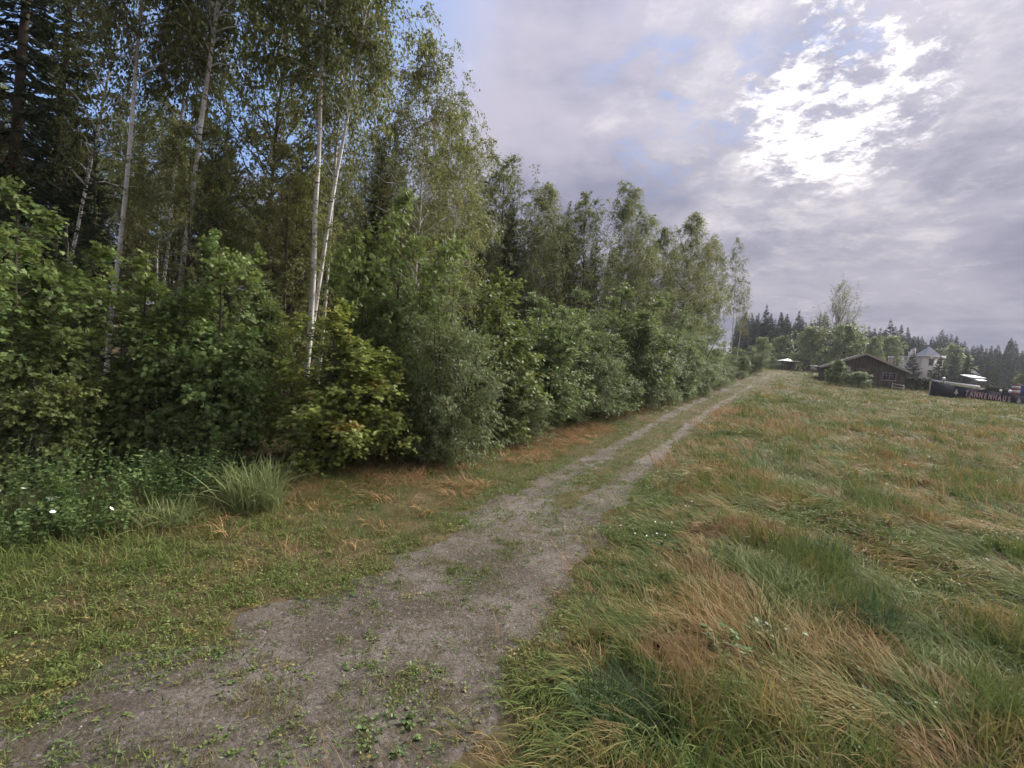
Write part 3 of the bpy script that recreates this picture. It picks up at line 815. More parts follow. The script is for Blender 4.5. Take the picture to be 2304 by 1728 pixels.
def far_tree(kind, name, px, d_, top, native, label, cat='tree', wid=1.0, rz=0., group=None):
    q = P_(px, top, d_)
    zg = gz(q.x, d_)
    s = (q.z - zg) / native
    return plant(kind, name, q.x, d_, label, cat, group, s=s * wid, sz=s, rz=rz)


far_tree(BARE, 'open_tree', 1822, 120, 607, 21, 'large old tree with open thin crown above the far spruces', wid=.85)
far_tree(FB, 'round_tree', 1648, 92, 735, 10, 'small round tree left of the white-roofed shelter', wid=.85)
far_tree(FB2, 'round_tree', 1690, 112, 732, 10, 'bushy tree behind the white-roofed shelter', wid=1.3, rz=1.)
far_tree(FB2, 'round_tree', 1668, 98, 772, 10, 'low bush left of the white-roofed shelter', 'shrub', wid=1.7, rz=2.)
far_tree(FB, 'round_tree', 1755, 100, 715, 10, 'broad leafy tree right of the white-roofed shelter', wid=1.15, rz=2.)
far_tree(FB, 'round_tree', 1858, 57, 806, 10, 'low bush in front of the lodge door', 'shrub', wid=2.2, rz=.8)
far_tree(FB2, 'round_tree', 1812, 58, 782, 10, 'leafy bush screening the left half of the lodge', 'shrub', wid=1.35, rz=2.2)
far_tree(FB, 'round_tree', 1830, 98, 712, 10, 'large round tree right behind the low gabled lodge', wid=1.2, rz=4.)
far_tree(FB2, 'round_tree', 1888, 100, 735, 10, 'leafy tree above the right slope of the lodge roof', wid=.8, rz=.5)
far_tree(FB, 'round_tree', 1925, 118, 735, 10, 'leafy tree between the lodge and the white villa', wid=.9, rz=.5)
far_tree(FB2, 'round_tree', 2060, 150, 752, 10, 'broad tree right behind the white villa', wid=1.1, rz=2.5)
far_tree(FB, 'round_tree', 2208, 75, 812, 10, 'yellowish bush at the right edge of the picture', 'shrub', wid=1.0, rz=2.5)
for (px, d_, top, lb, wd) in ((1975, 96, 757, 'garden spruce in front of the left half of the white villa', 1.9), (2032, 94, 768, 'garden spruce in front of the right half of the white villa', 2.1),
                              (2066, 108, 762, 'garden spruce right beside the white villa', 1.7), (2092, 98, 766, 'pointed garden spruce left of the dark shed roof', 1.5),
                              (2135, 112, 782, 'garden spruce left behind the letters of the banner', 1.0), (2155, 118, 778, 'garden spruce behind the end of the banner lettering', 1.0),
                              (2190, 120, 785, 'garden spruce near the right edge behind the banner', 1.0)):
    q = P_(px, top, d_); zg = gz(q.x, d_); s = (q.z - zg) / 8
    o = plant(GS, 'garden_spruce', q.x, d_, lb, 'spruce', 'spruces in the villa garden', s=s * .6 * wd, sz=s, rz=px)

# ------------------------------------------------------------------ buildings and garden things beyond the meadow
M['render_white'] = mat_plain('white_render', (0.62, 0.60, 0.56), 0.85, 0.06, 2.0)
def mat_boards(name, c):
    """upright weathered boards too far off to tell apart"""
    m, w, out = new_mat(name)
    tc = w.n('ShaderNodeTexCoord').outputs['Object']
    mp = w.n('ShaderNodeMapping'); w.put(mp, 'Vector', tc); mp.inputs['Scale'].default_value = (7, 7, .35)
    n = w.noise(mp.outputs[0], 1.0, 4, .6); n2 = w.noise(tc, 1.2, 5, .6)
    k = w.math('MULTIPLY', w.rng(n, .3, .7, .6, 1.35), w.rng(n2, .3, .7, .75, 1.2))
    b = w.n('ShaderNodeBsdfPrincipled'); w.put(b, 'Base Color', w.vmath('SCALE', col(*c)[:3], scale=k)); w.put(b, 'Roughness', .9); w.put(b, 'Specular IOR Level', .1)
    w.t.links.new(b.outputs[0], out.inputs[0])
    return m


M['wall_grey'] = mat_boards('weathered_boards', (0.105, 0.09, 0.078))
M['roof_dark'] = mat_plain('dark_roof', (0.085, 0.08, 0.082), 0.95, 0.2, 3.0, spec=0.05)
M['slate'] = mat_plain('blue_grey_slate', (0.22, 0.235, 0.28), 0.55, 0.12, 4.0)
M['pale_wood'] = mat_plain('pale_timber', (0.36, 0.31, 0.26), 0.8, 0.2, 6.0)
M['brown_wood'] = mat_plain('brown_timber', (0.13, 0.09, 0.065), 0.8, 0.25, 6.0)
M['white_sheet'] = mat_plain('white_sheet', (0.80, 0.80, 0.80), 0.5, 0.04)
M['globe'] = mat_plain('white_globe', (0.85, 0.85, 0.83), 0.3, 0.02)
M['glass'] = mat_plain('window_glass', (0.035, 0.04, 0.05), 0.12, 0.1, 1.0, spec=0.6)
M['banner'] = mat_plain('navy_banner', (0.020, 0.021, 0.034), 0.9, 0.2, 1.5, spec=0.08)
M['letter'] = mat_plain('pale_red_letter', (0.50, 0.34, 0.32), 0.6, 0.25, 1.2)
M['letter_w'] = mat_plain('pale_emblem', (0.50, 0.49, 0.48), 0.6, 0.1)
M['blue'] = mat_plain('blue_paint', (0.03, 0.045, 0.15), 0.6, 0.1)
M['red'] = mat_plain('red_paint', (0.17, 0.06, 0.055), 0.7, 0.1)
M['metal'] = mat_plain('dark_metal', (0.07, 0.07, 0.075), 0.5, 0.1)


def boxes(name, lst, mat, parent):
    b = MB()
    for lo, hi in lst: b.box(lo, hi)
    return link(name, b.mesh(name, mat), parent)


def window(parent, x0, x1, z0, z1, y, frame_mat, shutters=None, t=0.06):
    """window in a wall that faces -Y at y: frame proud of the wall, pane behind it"""
    f = boxes('window', [((x0, y - t, z0), (x0 + t, y + .02, z1)), ((x1 - t, y - t, z0), (x1, y + .02, z1)), ((x0 + t, y - t, z1 - t), (x1 - t, y + .02, z1)), ((x0 + t, y - t, z0), (x1 - t, y + .02, z0 + t)),
                         (((x0 + x1) / 2 - t / 2, y - t * .8, z0 + t), ((x0 + x1) / 2 + t / 2, y + .02, z1 - t))], frame_mat, parent)
    boxes('pane', [((x0 + t, y - t * .4, z0 + t), ((x0 + x1) / 2 - t / 2, y - .005, z1 - t))], M['glass'], f)
    boxes('pane', [(((x0 + x1) / 2 + t / 2, y - t * .4, z0 + t), (x1 - t, y - .005, z1 - t))], M['glass'], f)
    boxes('sill', [((x0 - .08, y - .16, z0 - .08), (x1 + .08, y + .02, z0 - .003))], M['pale_wood'], f)
    if shutters:
        w_ = (x1 - x0) / 2
        boxes('shutter', [((x0 - w_ - .02, y - .07, z0), (x0 - .02, y + .02, z1))], shutters, f)
        boxes('shutter', [((x1 + .02, y - .07, z0), (x1 + w_ + .02, y + .02, z1))], shutters, f)
    return f


def gable_house(name, cx, y0, depth, wid, zb, ze, za, label, wall_mat, roof_mat, over=0.5):
    o = thing(name, (cx, y0, zb), label, 'house')
    h, e, a, w_ = 0, ze - zb, za - zb, wid / 2
    b = MB()
    prof = [(-w_, -.3), (w_, -.3), (w_, e), (0, a), (-w_, e)]
    n = len(prof)
    v = [(x, 0, z) for x, z in prof] + [(x, depth, z) for x, z in prof]
    b.poly([v[i] for i in range(n)]); b.poly([v[n + i] for i in reversed(range(n))])
    for i in range(n):
        j = (i + 1) % n
        b.poly([v[i], v[n + i], v[n + j], v[j]])
    link('wall', b.mesh('wall', wall_mat), o)
    sl = (a - e) / w_; t = .14
    b = MB()
    for s in (-1, 1):
        x1 = s * (w_ + over); z1 = a - sl * (w_ + over)
        q = [(0, z1 * 0 + a + .03), (x1, z1 + .03), (x1, z1 + .03 + t), (0, a + .03 + t)]
        f_ = [(x, -over, z) for x, z in q]; r_ = [(x, depth + over, z) for x, z in q]
        for fc in ([f_[0], f_[1], f_[2], f_[3]], [r_[3], r_[2], r_[1], r_[0]], [f_[3], f_[2], r_[2], r_[3]], [f_[1], f_[0], r_[0], r_[1]], [f_[2], f_[1], r_[1], r_[2]]):
            b.poly(fc)
    rf = link('roof', b.mesh('roof', roof_mat), o)
    for s in (-1, 1):       # pale verge boards on the gable
        x1 = s * (w_ + over); z1 = a - sl * (w_ + over)
        b = MB(); yb = -over - .05
        q = [(0, a - .06), (x1, z1 - .06), (x1, z1 + .2), (0, a + .2)]
        f_ = [(x, yb, z) for x, z in q]; r_ = [(x, yb + .045, z) for x, z in q]
        for fc in (f_, list(reversed(r_)), [f_[3], f_[2], r_[2], r_[3]], [f_[0], r_[0], r_[1], f_[1]], [f_[1], r_[1], r_[2], f_[2]]): b.poly(fc)
        link('verge_board', b.mesh('verge_board', M['pale_wood']), rf)
    return o, rf


zb = gz(42.5, 62)
lodge, lroof = gable_house('lodge', 42.3, 62.0, 9.0, 8.2, zb, 4.1, 5.85, 'low gabled lodge with pale verge boards and chimney beyond the meadow', M['wall_grey'], M['roof_dark'])
lodge.rotation_euler.z = R(-27)
ch = boxes('chimney', [((2.85, 3.2, 2.2), (3.25, 3.6, 5.75 - zb))], M['pale_wood'], lroof)
boxes('chimney_cap', [((2.78, 3.13, 5.753 - zb), (3.32, 3.67, 5.9 - zb))], M['white_sheet'], lroof)
for xw in (-3.2, 1.9): window(lodge, xw, xw + 1.3, 0.75, 1.65, 0, M['pale_wood'])
dr = boxes('door', [((-.75, -.06, 0.02), (.35, .02, 1.95))], M['brown_wood'], lodge)
boxes('handle', [((.12, -.12, 0.95), (.26, -.063, 1.0))], M['metal'], dr)

# villa
vz = gz(101, 125)
V = thing('villa', (101, 125, vz), 'white villa with blue-grey pointed tower roof behind garden spruces', 'house')
e = 9.45 - vz
boxes('wall', [((-3.4, 1.2, -.3), (4.2, 9, e - .5))], M['render_white'], V)
boxes('tower_wall', [((-1.55, -.3, -.3), (1.55, 1.197, e + .1))], M['render_white'], V)
b = MB(); w_ = 2.0; zc = e + .12
pts = [(-w_, -.85, zc), (w_, -.85, zc), (w_, 2.4, zc), (-w_, 2.4, zc), (0, .7, 11.8 - vz)]
for f_ in ((0, 1, 4), (1, 2, 4), (2, 3, 4), (3, 0, 4)): b.poly([pts[i] for i in f_])
b.poly([pts[3], pts[2], pts[1], pts[0]])
vr = link('tower_roof', b.mesh('tower_roof', M['slate']), V)
boxes('cornice', [((-w_ - .05, -.9, zc - .22), (w_ + .05, 2.45, zc - .01))], M['white_sheet'], vr)
boxes('flat_roof', [((1.56, .9, e - .497), (4.5, 9.3, e + .35)), ((-3.7, 1.21, e - .497), (1.5, 9.3, e - .3))], M['slate'], V)
boxes('fascia', [((2.1, .84, e - .35), (4.45, .897, e + .2))], M['white_sheet'], V)
for x_, z_ in ((-2.4, 1.5), (-1.8, 1.9), (1.5, 2.2)):
    c_ = boxes('chimney', [((x_, 3, e - .4), (x_ + .4, 3.4, e + z_))], M['render_white'], V)
    boxes('chimney_cap', [((x_ - .06, 2.94, e + z_ + .003), (x_ + .46, 3.46, e + z_ + .12))], M['metal'], c_)
bal = boxes('balcony', [((-5.0, .6, e - .5), (-3.3, 3.2, e - .35)), ((-5.0, .6, e + .6), (-3.3, .7, e + .72))], M['white_sheet'], V)
for i in range(8): boxes('baluster', [((-4.98 + i * .235, .62, e - .347), (-4.90 + i * .235, .69, e + .597))], M['white_sheet'], bal)
boxes('balcony_post', [((-4.95, .65, -.3), (-4.75, .85, e - .503))], M['render_white'], V)
window(V, -.55, .55, e - 2.2, e - .6, -.3, M['brown_wood'], None, .12)
window(V, -.55, .55, e - 5.0, e - 3.4, -.3, M['brown_wood'], None, .12)
for x_ in (2.2, 3.2): window(V, x_, x_ + .7, e - 2.3, e - 1.0, 1.2, M['brown_wood'], None, .1)

# small dark-roofed shed behind the garden
sz_ = gz(98.8, 110)
S = thing('shed', (98.8, 110, sz_), 'small shed with dark grey roof right of the villa garden', 'shed')
boxes('wall', [((-.95, 0, -.3), (.95, 2.5, 5.2 - sz_))], M['wall_grey'], S)
b = MB(); z0, z1 = 5.2 - sz_, 6.55 - sz_
b.add([(-1.15, -.25, z0), (1.15, -.25, z0), (1.15, 2.2, z1), (-1.15, 2.2, z1), (-1.15, -.25, z0 + .1), (1.15, -.25, z0 + .1), (1.15, 2.2, z1 + .1), (-1.15, 2.2, z1 + .1)],
      [(0, 3, 2, 1), (4, 5, 6, 7), (0, 1, 5, 4), (1, 2, 6, 5), (2, 3, 7, 6), (3, 0, 4, 7)])
link('roof', b.mesh('roof', M['roof_dark']), S)

# white market tent: two slanting sheets on posts
tz = gz(72.4, 80)
T_ = thing('garden_tent', (72.4, 80, tz), 'white garden tent with two slanting roof sheets behind the banner', 'tent')
for (xa, xb, ya, yb, za, zb_) in ((-1.05, 1.25, 0, 2.4, 4.15, 4.6), (-1.0, .35, -1.2, -.1, 3.75, 4.0)):
    b = MB(); za -= tz; zb_ -= tz
    b.add([(xa, ya, za), (xb, ya, za + .12), (xb + .2, yb, zb_), (xa + .3, yb, zb_), (xa, ya, za + .06), (xb, ya, za + .18), (xb + .2, yb, zb_ + .06), (xa + .3, yb, zb_ + .06)],
          [(0, 3, 2, 1), (4, 5, 6, 7), (0, 1, 5, 4), (1, 2, 6, 5), (2, 3, 7, 6), (3, 0, 4, 7)])
    link('roof_sheet', b.mesh('roof_sheet', M['white_sheet']), T_)
for x_, y_, h_ in ((-.9, .2, 4.1), (1.1, .2, 4.2), (-.6, 2.2, 4.5), (1.2, 2.2, 4.5), (-.9, -1.1, 3.7), (.2, -1.1, 3.75)):
    boxes('post', [((x_, y_, -.2), (x_ + .07, y_ + .07, h_ - tz))], M['metal'], T_)

# long white canopy edge above the banner
pz = gz(52.4, 60)
A_ = thing('canopy', (52.4, 60, pz), 'long narrow white canopy just above the navy banner', 'canopy', rot=(0, 0, 0))
b = MB()
xa, xb, za, zb_ = -2.3, 2.25, 3.13 - pz, 2.84 - pz
b.add([(xa, 0, za), (xb, 0, zb_), (xb, 1.6, zb_ + .02), (xa, 1.6, za + .02), (xa, 0, za + .2), (xb, 0, zb_ + .2), (xb, 1.6, zb_ + .28), (xa, 1.6, za + .28)],
      [(0, 3, 2, 1), (4, 5, 6, 7), (0, 1, 5, 4), (1, 2, 6, 5), (2, 3, 7, 6), (3, 0, 4, 7)])
link('roof_sheet', b.mesh('roof_sheet', M['white_sheet']), A_)
for x_, h_ in ((-2.2, za), (2.1, zb_)):
    for y_ in (.1, 1.4): boxes('post', [((x_, y_, -.2), (x_ + .08, y_ + .08, h_ - .003 - .01))], M['metal'], A_)


def globe_lamp(x, y, ztop, label, r=0.17):
    zg = gz(x, y)
    o = thing('globe_lamp', (x, y, zg), label, 'lamp', 'white globe lamps')
    b = MB(); b.tubes([[(0, 0, -.2), (0, 0, (ztop - zg) * .5), (0, 0, ztop - zg - 2 * r)]], [[.05, .04, .035]], 8)
    link('post', b.mesh('post', M['metal']), o)
    n = 9; th = np.linspace(0.001, PI - .001, n)
    b = MB(); b.tubes([[(0, 0, ztop - zg - r - r * math.cos(t)) for t in th]], [[r * math.sin(t) for t in th]], 12)
    link('globe', b.mesh('globe', M['globe'], True), o)


globe_lamp(48.65, 58, 3.74, 'white globe lamp at the left end of the white canopy')
q = P_(2162, 841, 57.5); globe_lamp(q.x, 57.5, q.z, 'white globe lamp above the middle of the banner lettering', .13)
q = P_(2182, 842, 57.5); globe_lamp(q.x, 57.5, q.z, 'white globe lamp beside the red striped board', .16)

# banner fence with the lettering
bx0, bx1 = 44.85, 57.6
slope = (2.28 - 3.09) / 10.1
bz = lambda x: 3.09 + (x - 44.8) * slope
BF = thing('banner_fence', (bx0, 55, gz(bx0, 55)), 'dark navy banner fence lettered TANNENHAUS at the far side of the meadow', 'fence')
z0 = gz(bx0, 55)
n_p = 5
for i in range(n_p):
    xa = bx0 + (bx1 - bx0) * i / n_p + .02; xb = bx0 + (bx1 - bx0) * (i + 1) / n_p - .02
    b = MB(); lo = lambda x: bz(x) - 1.42
    v = [(xa - bx0, 0, lo(xa) - z0), (xb - bx0, 0, lo(xb) - z0), (xb - bx0, 0, bz(xb) - z0), (xa - bx0, 0, bz(xa) - z0)]
    v += [(x, .05, z) for x, _, z in v]
    b.add(v, [(0, 1, 2, 3), (7, 6, 5, 4), (3, 2, 6, 7), (1, 0, 4, 5), (0, 3, 7, 4), (2, 1, 5, 6)])
    link('panel', b.mesh('panel', M['banner']), BF)
for i in range(n_p + 1):
    xp = bx0 + (bx1 - bx0) * i / n_p
    boxes('post', [((xp - bx0 - .05, .053, gz(xp, 55) - z0 - .3), (xp - bx0 + .05, .15, bz(xp) - z0 + .06))], M['pale_wood'] if i == 0 else M['metal'], BF)


def glyph(ch, height):
    cu = bpy.data.curves.new('glyph', 'FONT'); cu.body = ch; cu.size = 1.0; cu.extrude = 0.012; cu.offset = 0.03
    ob = bpy.data.objects.new('glyph', cu)
    C.objects.link(ob)
    dg = bpy.context.evaluated_depsgraph_get()
    me = bpy.data.meshes.new_from_object(ob.evaluated_get(dg))
    bpy.data.objects.remove(ob)
    co = np.empty(len(me.vertices) * 3); me.vertices.foreach_get('co', co); co = co.reshape(-1, 3)
    h = co[:, 1].max() - co[:, 1].min(); s = height / h
    co[:, 0] -= (co[:, 0].max() + co[:, 0].min()) / 2; co[:, 1] -= (co[:, 1].max() + co[:, 1].min()) / 2
    co *= (s * 0.66, s, 1)
    me.vertices.foreach_set('co', co.ravel()); me.materials.clear(); me.materials.append(M['letter']); me.update()
    return me


gl = {}
word = 'TANNENHAUS'
for i, chx in enumerate(word):
    if chx not in gl: gl[chx] = glyph(chx, 0.60)
    x = 48.75 + (53.35 - 48.75) * i / (len(word) - 1)
    zc_ = 2.17 + (x - 48.55) * ((1.81 - 2.16) / 4.95)
    link('letter', gl[chx], BF, (x - bx0, -.017, zc_ - z0), (PI / 2, -math.atan(slope) * 1, 0))
b = MB()
for (w_, za, zb_) in ((.20, -.05, .20), (.27, -.20, .02)):
    b.add([(-w_, 0, za), (w_, 0, za), (0, 0, zb_ + .12), (-w_, .012, za), (w_, .012, za), (0, .012, zb_ + .12)], [(0, 1, 2), (5, 4, 3)]); b.add([(-w_, 0, za), (w_, 0, za), (w_, .012, za), (-w_, .012, za)], [(3, 2, 1, 0)])
b.box((-.05, .001, -.36), (.05, .011, -.2))
em = b.mesh('fir_emblem', M['letter_w'])
for x, zc_ in ((47.62, 2.24), (54.42, 1.75)): link('fir_emblem', em, BF, (x - bx0, -.017, zc_ - z0))


def rail_fence(name, a, bq, y, label, mat, posts=5, rails=(0.0, -.35), th=.1, cat='fence'):
    xa, za = a; xb, zb_ = bq
    zg = gz(xa, y)
    o = thing(name, (xa, y, zg), label, cat)
    for r_ in rails:
        b = MB()
        v = [(0, 0, za + r_ - th - zg), (xb - xa, 0, zb_ + r_ - th - zg), (xb - xa, 0, zb_ + r_ - zg), (0, 0, za + r_ - zg)]
        v += [(x, .05, z) for x, _, z in v]
        b.add(v, [(0, 1, 2, 3), (7, 6, 5, 4), (3, 2, 6, 7), (1, 0, 4, 5), (0, 3, 7, 4), (2, 1, 5, 6)])
        link('rail', b.mesh('rail', mat), o)
    for i in range(posts):
        t = i / (posts - 1); xp = xa + (xb - xa) * t; zt = za + (zb_ - za) * t
        boxes('post', [((xp - xa - .05, .053, gz(xp, y) - zg - .3), (xp - xa + .05, .15, zt - zg + .05))], mat, o)


rail_fence('rail_fence', (43.4, 2.66), (44.7, 2.5), 58.5, 'short pale rail fence between the lodge and the banner', M['pale_wood'], 2)
rail_fence('timber_rail_fence', (45.9, 3.62), (51.4, 3.22), 85, 'long low brown timber rail fence right of the white-roofed shelter', M['brown_wood'], 7, (0.0, -.3), .12)

# box on a post (notice box)
q = (46.7, 80); zg = gz(*q)
o = thing('notice_box', (q[0], q[1], zg), 'small pale notice box on a post behind the timber rails', 'sign')
boxes('post', [((-.05, 0, -.2), (.05, .1, 3.72 - zg))], M['brown_wood'], o)
bb = boxes('box', [((-.38, -.1, 3.723 - zg), (.38, .2, 4.34 - zg))], M['pale_wood'], o)
boxes('lid', [((-.45, -.18, 4.343 - zg), (.45, .28, 4.45 - zg))], M['white_sheet'], bb)

# shelter with white pyramid roof
gx_, gy_ = 55.8, 105.0; zg = 3.25
G = thing('shelter', (gx_, gy_, zg), 'dark little shelter with white pointed roof at the end of the meadow', 'shelter')
hw, ez = 1.25, 5.38 - zg
for sx in (-1, 1):
    for sy in (-1, 1): boxes('post', [((sx * hw - .06, sy * hw - .06, -.3), (sx * hw + .06, sy * hw + .06, ez))], M['brown_wood'], G)
for k, (lo, hi) in enumerate((((-hw + .063, hw - .03, 0), (hw - .063, hw + .03, ez)), ((-hw - .03, -hw + .063, 0), (-hw + .03, hw - .063, ez)), ((hw - .03, -hw + .063, 0), (hw + .03, hw - .063, ez)),
                              ((-hw + .063, -hw - .03, 0), (-.35, -hw + .03, ez)), ((.35, -hw - .03, 0), (hw - .063, -hw + .03, ez)))):
    boxes('wall_panel', [(lo, hi)], M['wall_grey'], G)
b = MB(); o_ = hw + .3
pts = [(-o_, -o_, ez), (o_, -o_, ez), (o_, o_, ez), (-o_, o_, ez), (0, 0, 5.9 - zg)]
for f_ in ((0, 1, 4), (1, 2, 4), (2, 3, 4), (3, 0, 4)): b.poly([pts[i] for i in f_])
b.poly([pts[3], pts[2], pts[1], pts[0]])
link('roof', b.mesh('roof', M['white_sheet']), G)

# striped board and blue box at the right edge
zg = gz(60.9, 62)
o = thing('striped_board', (60.85, 62, zg), 'red and white striped board at the right edge behind the banner', 'sign')
for i in range(5): boxes('stripe', [((-.55, 0, 2.3 - zg + i * .26), (.5, .05, 2.557 - zg + i * .26))], M['red'] if i % 2 == 0 else M['letter_w'], o)
for x_ in (-.5, .42): boxes('post', [((x_, .053, -.2), (x_ + .08, .13, 3.6 - zg))], M['metal'], o)
zg = gz(64.5, 63)
o = thing('blue_container', (64.5, 63, zg), 'blue box container cut by the right edge of the picture', 'container')
boxes('body', [((-1.1, 0, 0), (2.2, 2.3, 3.45 - zg))], M['blue'], o)
for i in range(9): boxes('rib', [((-1.05 + i * .38, -.05, .1), (-.87 + i * .38, -.002, 3.35 - zg))], M['blue'], o)
boxes('roof_edge', [((-1.15, -.08, 3.453 - zg), (2.25, 2.35, 3.53 - zg))], M['letter_w'], o)

# clipped hedges: one behind the banner, one between the lodge and the banner
rg = np.random.default_rng(77)


def clipped_hedge(qa, qb, y, label, extra=.6, n=5000):
    zg = gz(qa.x, y)
    o = thing('clipped_hedge', (qa.x, y, zg), label, 'hedge', 'clipped garden hedges')
    ln = qb.x - qa.x + extra
    c = np.stack([rg.random(n) * ln, rg.random(n) * .9, rg.random(n) ** .6 * (qa.z - zg)], 1) + rg.normal(0, .05, (n, 3))
    c[:, 2] -= c[:, 0] * (qa.z - qb.z) / ln
    b = MB(); b.leaves(c, rg.normal(0, 1, (n, 3)), rg.normal(0, 1, (n, 3)) + [0, -.5, .6], np.full(n, .14), OVAL, rg.random(n) * .5)
    link('foliage', b.mesh('foliage', M['needles']), o)
    b = MB()
    for x_ in np.arange(.2, ln, .45): b.tubes([[(x_, .45, -.2), (x_ + .05, .42, .9)]], [[.03, .01]], 5)
    link('stems', b.mesh('stems', M['bark']), o)


clipped_hedge(P_(2140, 835, 66), P_(2186, 842, 66), 66, 'dark clipped hedge behind the lettering of the banner')
clipped_hedge(P_(1953, 812, 61), P_(2014, 822, 61), 61, 'dark clipped hedge between the lodge and the banner')

# ------------------------------------------------------------------ grass, weeds and stones
M['clover'] = mat_leaf('clover_leaf', (0.065, 0.118, 0.030), (0.155, 0.215, 0.060), alt=(0.22, 0.20, 0.06), alt_thr=(0.56, 0.70), trans=0.25, scale=1.6)
def blades(rng, n, L, width, rad, lean, spread, bend, seg=4, base=None):
    """n ribbons rooted in a disc, arching over towards +X with some spread"""
    m = MB()
    a = rng.normal(0, spread, n) if spread < 3 else rng.random(n) * 6.283
    r = rad * np.sqrt(rng.random(n)); ph = rng.random(n) * 6.283
    b = np.stack([r * np.cos(ph), r * np.sin(ph), np.full(n, -0.02)], 1) if base is None else base
    le = L * (0.55 + 0.65 * rng.random(n))
    ln = np.clip(lean + rng.normal(0, 0.22, n), 0.03, 1.3); bd = np.clip(bend + rng.normal(0, 0.2, n), 0.05, 1.1)
    s = np.linspace(0, 1, seg + 1)
    h = np.stack([np.cos(a), np.sin(a)], 1)
    fwd = le[:, None] * (ln[:, None] * s + bd[:, None] * s ** 2 * 0.6)
    up = le[:, None] * (s * (1 - 0.35 * np.minimum(ln, 1))[:, None] - bd[:, None] * 0.62 * s ** 2.2)
    up = np.maximum(up, 0.012 * s)
    P = b[:, None, :] + np.stack([h[:, None, 0] * fwd, h[:, None, 1] * fwd, up], -1)
    tw = rng.normal(0, .5, n)
    side = np.stack([-np.sin(a + tw), np.cos(a + tw), rng.normal(0, .3, n)], 1)
    w = (width * (0.7 + 0.6 * rng.random(n)))[:, None] * np.array([0.7, 1.0, 0.9, 0.6, 0.08])[:seg + 1][None]
    V = np.stack([P - side[:, None] * w[..., None] / 2, P + side[:, None] * w[..., None] / 2], 2)
    idx = np.arange(n * (seg + 1) * 2).reshape(n, seg + 1, 2)
    F = np.stack([idx[:, :-1, 0], idx[:, :-1, 1], idx[:, 1:, 1], idx[:, 1:, 0]], -1).reshape(-1, 4)
    m.add(V.reshape(-1, 3), F, np.repeat(rng.random(n), (seg + 1) * 2))
    return m


def sow(y0, y1, x0f, x1f, per_m2):
    """random points between two edges x0f(y)..x1f(y)"""
    ym = np.linspace(y0, y1, 200); wm = np.maximum(x1f(ym) - x0f(ym), 0)
    n = int(per_m2 * wm.mean() * (y1 - y0))
    cdf = np.cumsum(wm); cdf = cdf / cdf[-1]
    y = np.interp(g.random(n), cdf, ym) + g.normal(0, (y1 - y0) / 400, n)
    x = x0f(y) + g.random(n) * np.maximum(x1f(y) - x0f(y), 0)
    return x, y


def sward(m, x, y, per, rad, L, W, az, lean, bend, spread, seg=3, tvar=0.4, lift=-0.02):
    """tufts at x, y: each blade is its own arching ribbon rooted on the ground"""
    k = np.repeat(np.arange(len(x)), per); n = len(k)
    f = lambda a: (np.broadcast_to(np.asarray(a, float), x.shape))[k]
    bx = x[k] + g.normal(0, 1, n) * f(rad); by = y[k] + g.normal(0, 1, n) * f(rad)
    a = f(az) + g.normal(0, 1, n) * f(spread)
    le = f(L) * (0.45 + 0.8 * g.random(n))
    ln = np.clip(f(lean) + g.normal(0, .2, n), 0.02, 1.3); bd = np.clip(f(bend) + g.normal(0, .2, n), .03, 1.1)
    s = np.linspace(0, 1, seg + 1)
    fwd = le[:, None] * (ln[:, None] * s + bd[:, None] * s ** 2 * .6)
    up = le[:, None] * (s * (1 - .35 * np.minimum(ln, 1))[:, None] - bd[:, None] * .62 * s ** 2.2)
    up = np.maximum(up, .05 * s * le[:, None]) + f(lift)[:, None]
    zb_ = ter(bx, by)
    P = np.stack([bx[:, None] + np.cos(a)[:, None] * fwd, by[:, None] + np.sin(a)[:, None] * fwd, zb_[:, None] + up], -1)
    tw = g.normal(0, .7, n)
    side = np.stack([-np.sin(a + tw), np.cos(a + tw), g.normal(0, .35, n)], 1)
    w = (f(W) * (.6 + .7 * g.random(n)))[:, None] * np.interp(s, [0, .3, .7, 1], [.7, 1, .7, .06])[None]
    V_ = np.stack([P - side[:, None] * w[..., None] / 2, P + side[:, None] * w[..., None] / 2], 2)
    idx = np.arange(n * (seg + 1) * 2).reshape(n, seg + 1, 2)
    F_ = np.stack([idx[:, :-1, 0], idx[:, :-1, 1], idx[:, 1:, 1], idx[:, 1:, 0]], -1).reshape(-1, 4)
    t = np.clip((1 - tvar) * g.random(len(x))[k] + tvar * g.random(n), 0, 1)
    m.add(V_.reshape(-1, 3), F_, np.repeat(t, (seg + 1) * 2))


def leaflets(m, x, y, per, rad, size, hgt, shape, lift=0.0):
    k = np.repeat(np.arange(len(x)), per); n = len(k)
    f = lambda a: (np.broadcast_to(np.asarray(a, float), x.shape))[k]
    bx = x[k] + g.normal(0, 1, n) * f(rad); by = y[k] + g.normal(0, 1, n) * f(rad)
    c = np.stack([bx, by, ter(bx, by) + f(lift) + f(hgt) * g.random(n)], 1)
    a = np.arctan2(by - y[k], bx - x[k])
    T = np.stack([np.cos(a), np.sin(a), g.normal(.15, .3, n)], 1)
    N = np.array([0, 0, 1.]) + g.normal(0, .4, (n, 3))
    m.leaves(c, T, N, f(size) * (.5 + .7 * g.random(n)), shape, np.clip(.5 * g.random(len(x))[k] + .5 * g.random(n), 0, 1), .3)


g = np.random.default_rng(99)
frame_r = lambda y: 1.16 * y + 2.5
edge_r = lambda y: path_c(y) + path_w(y) / 0.9 * 0.8
mm = MB()
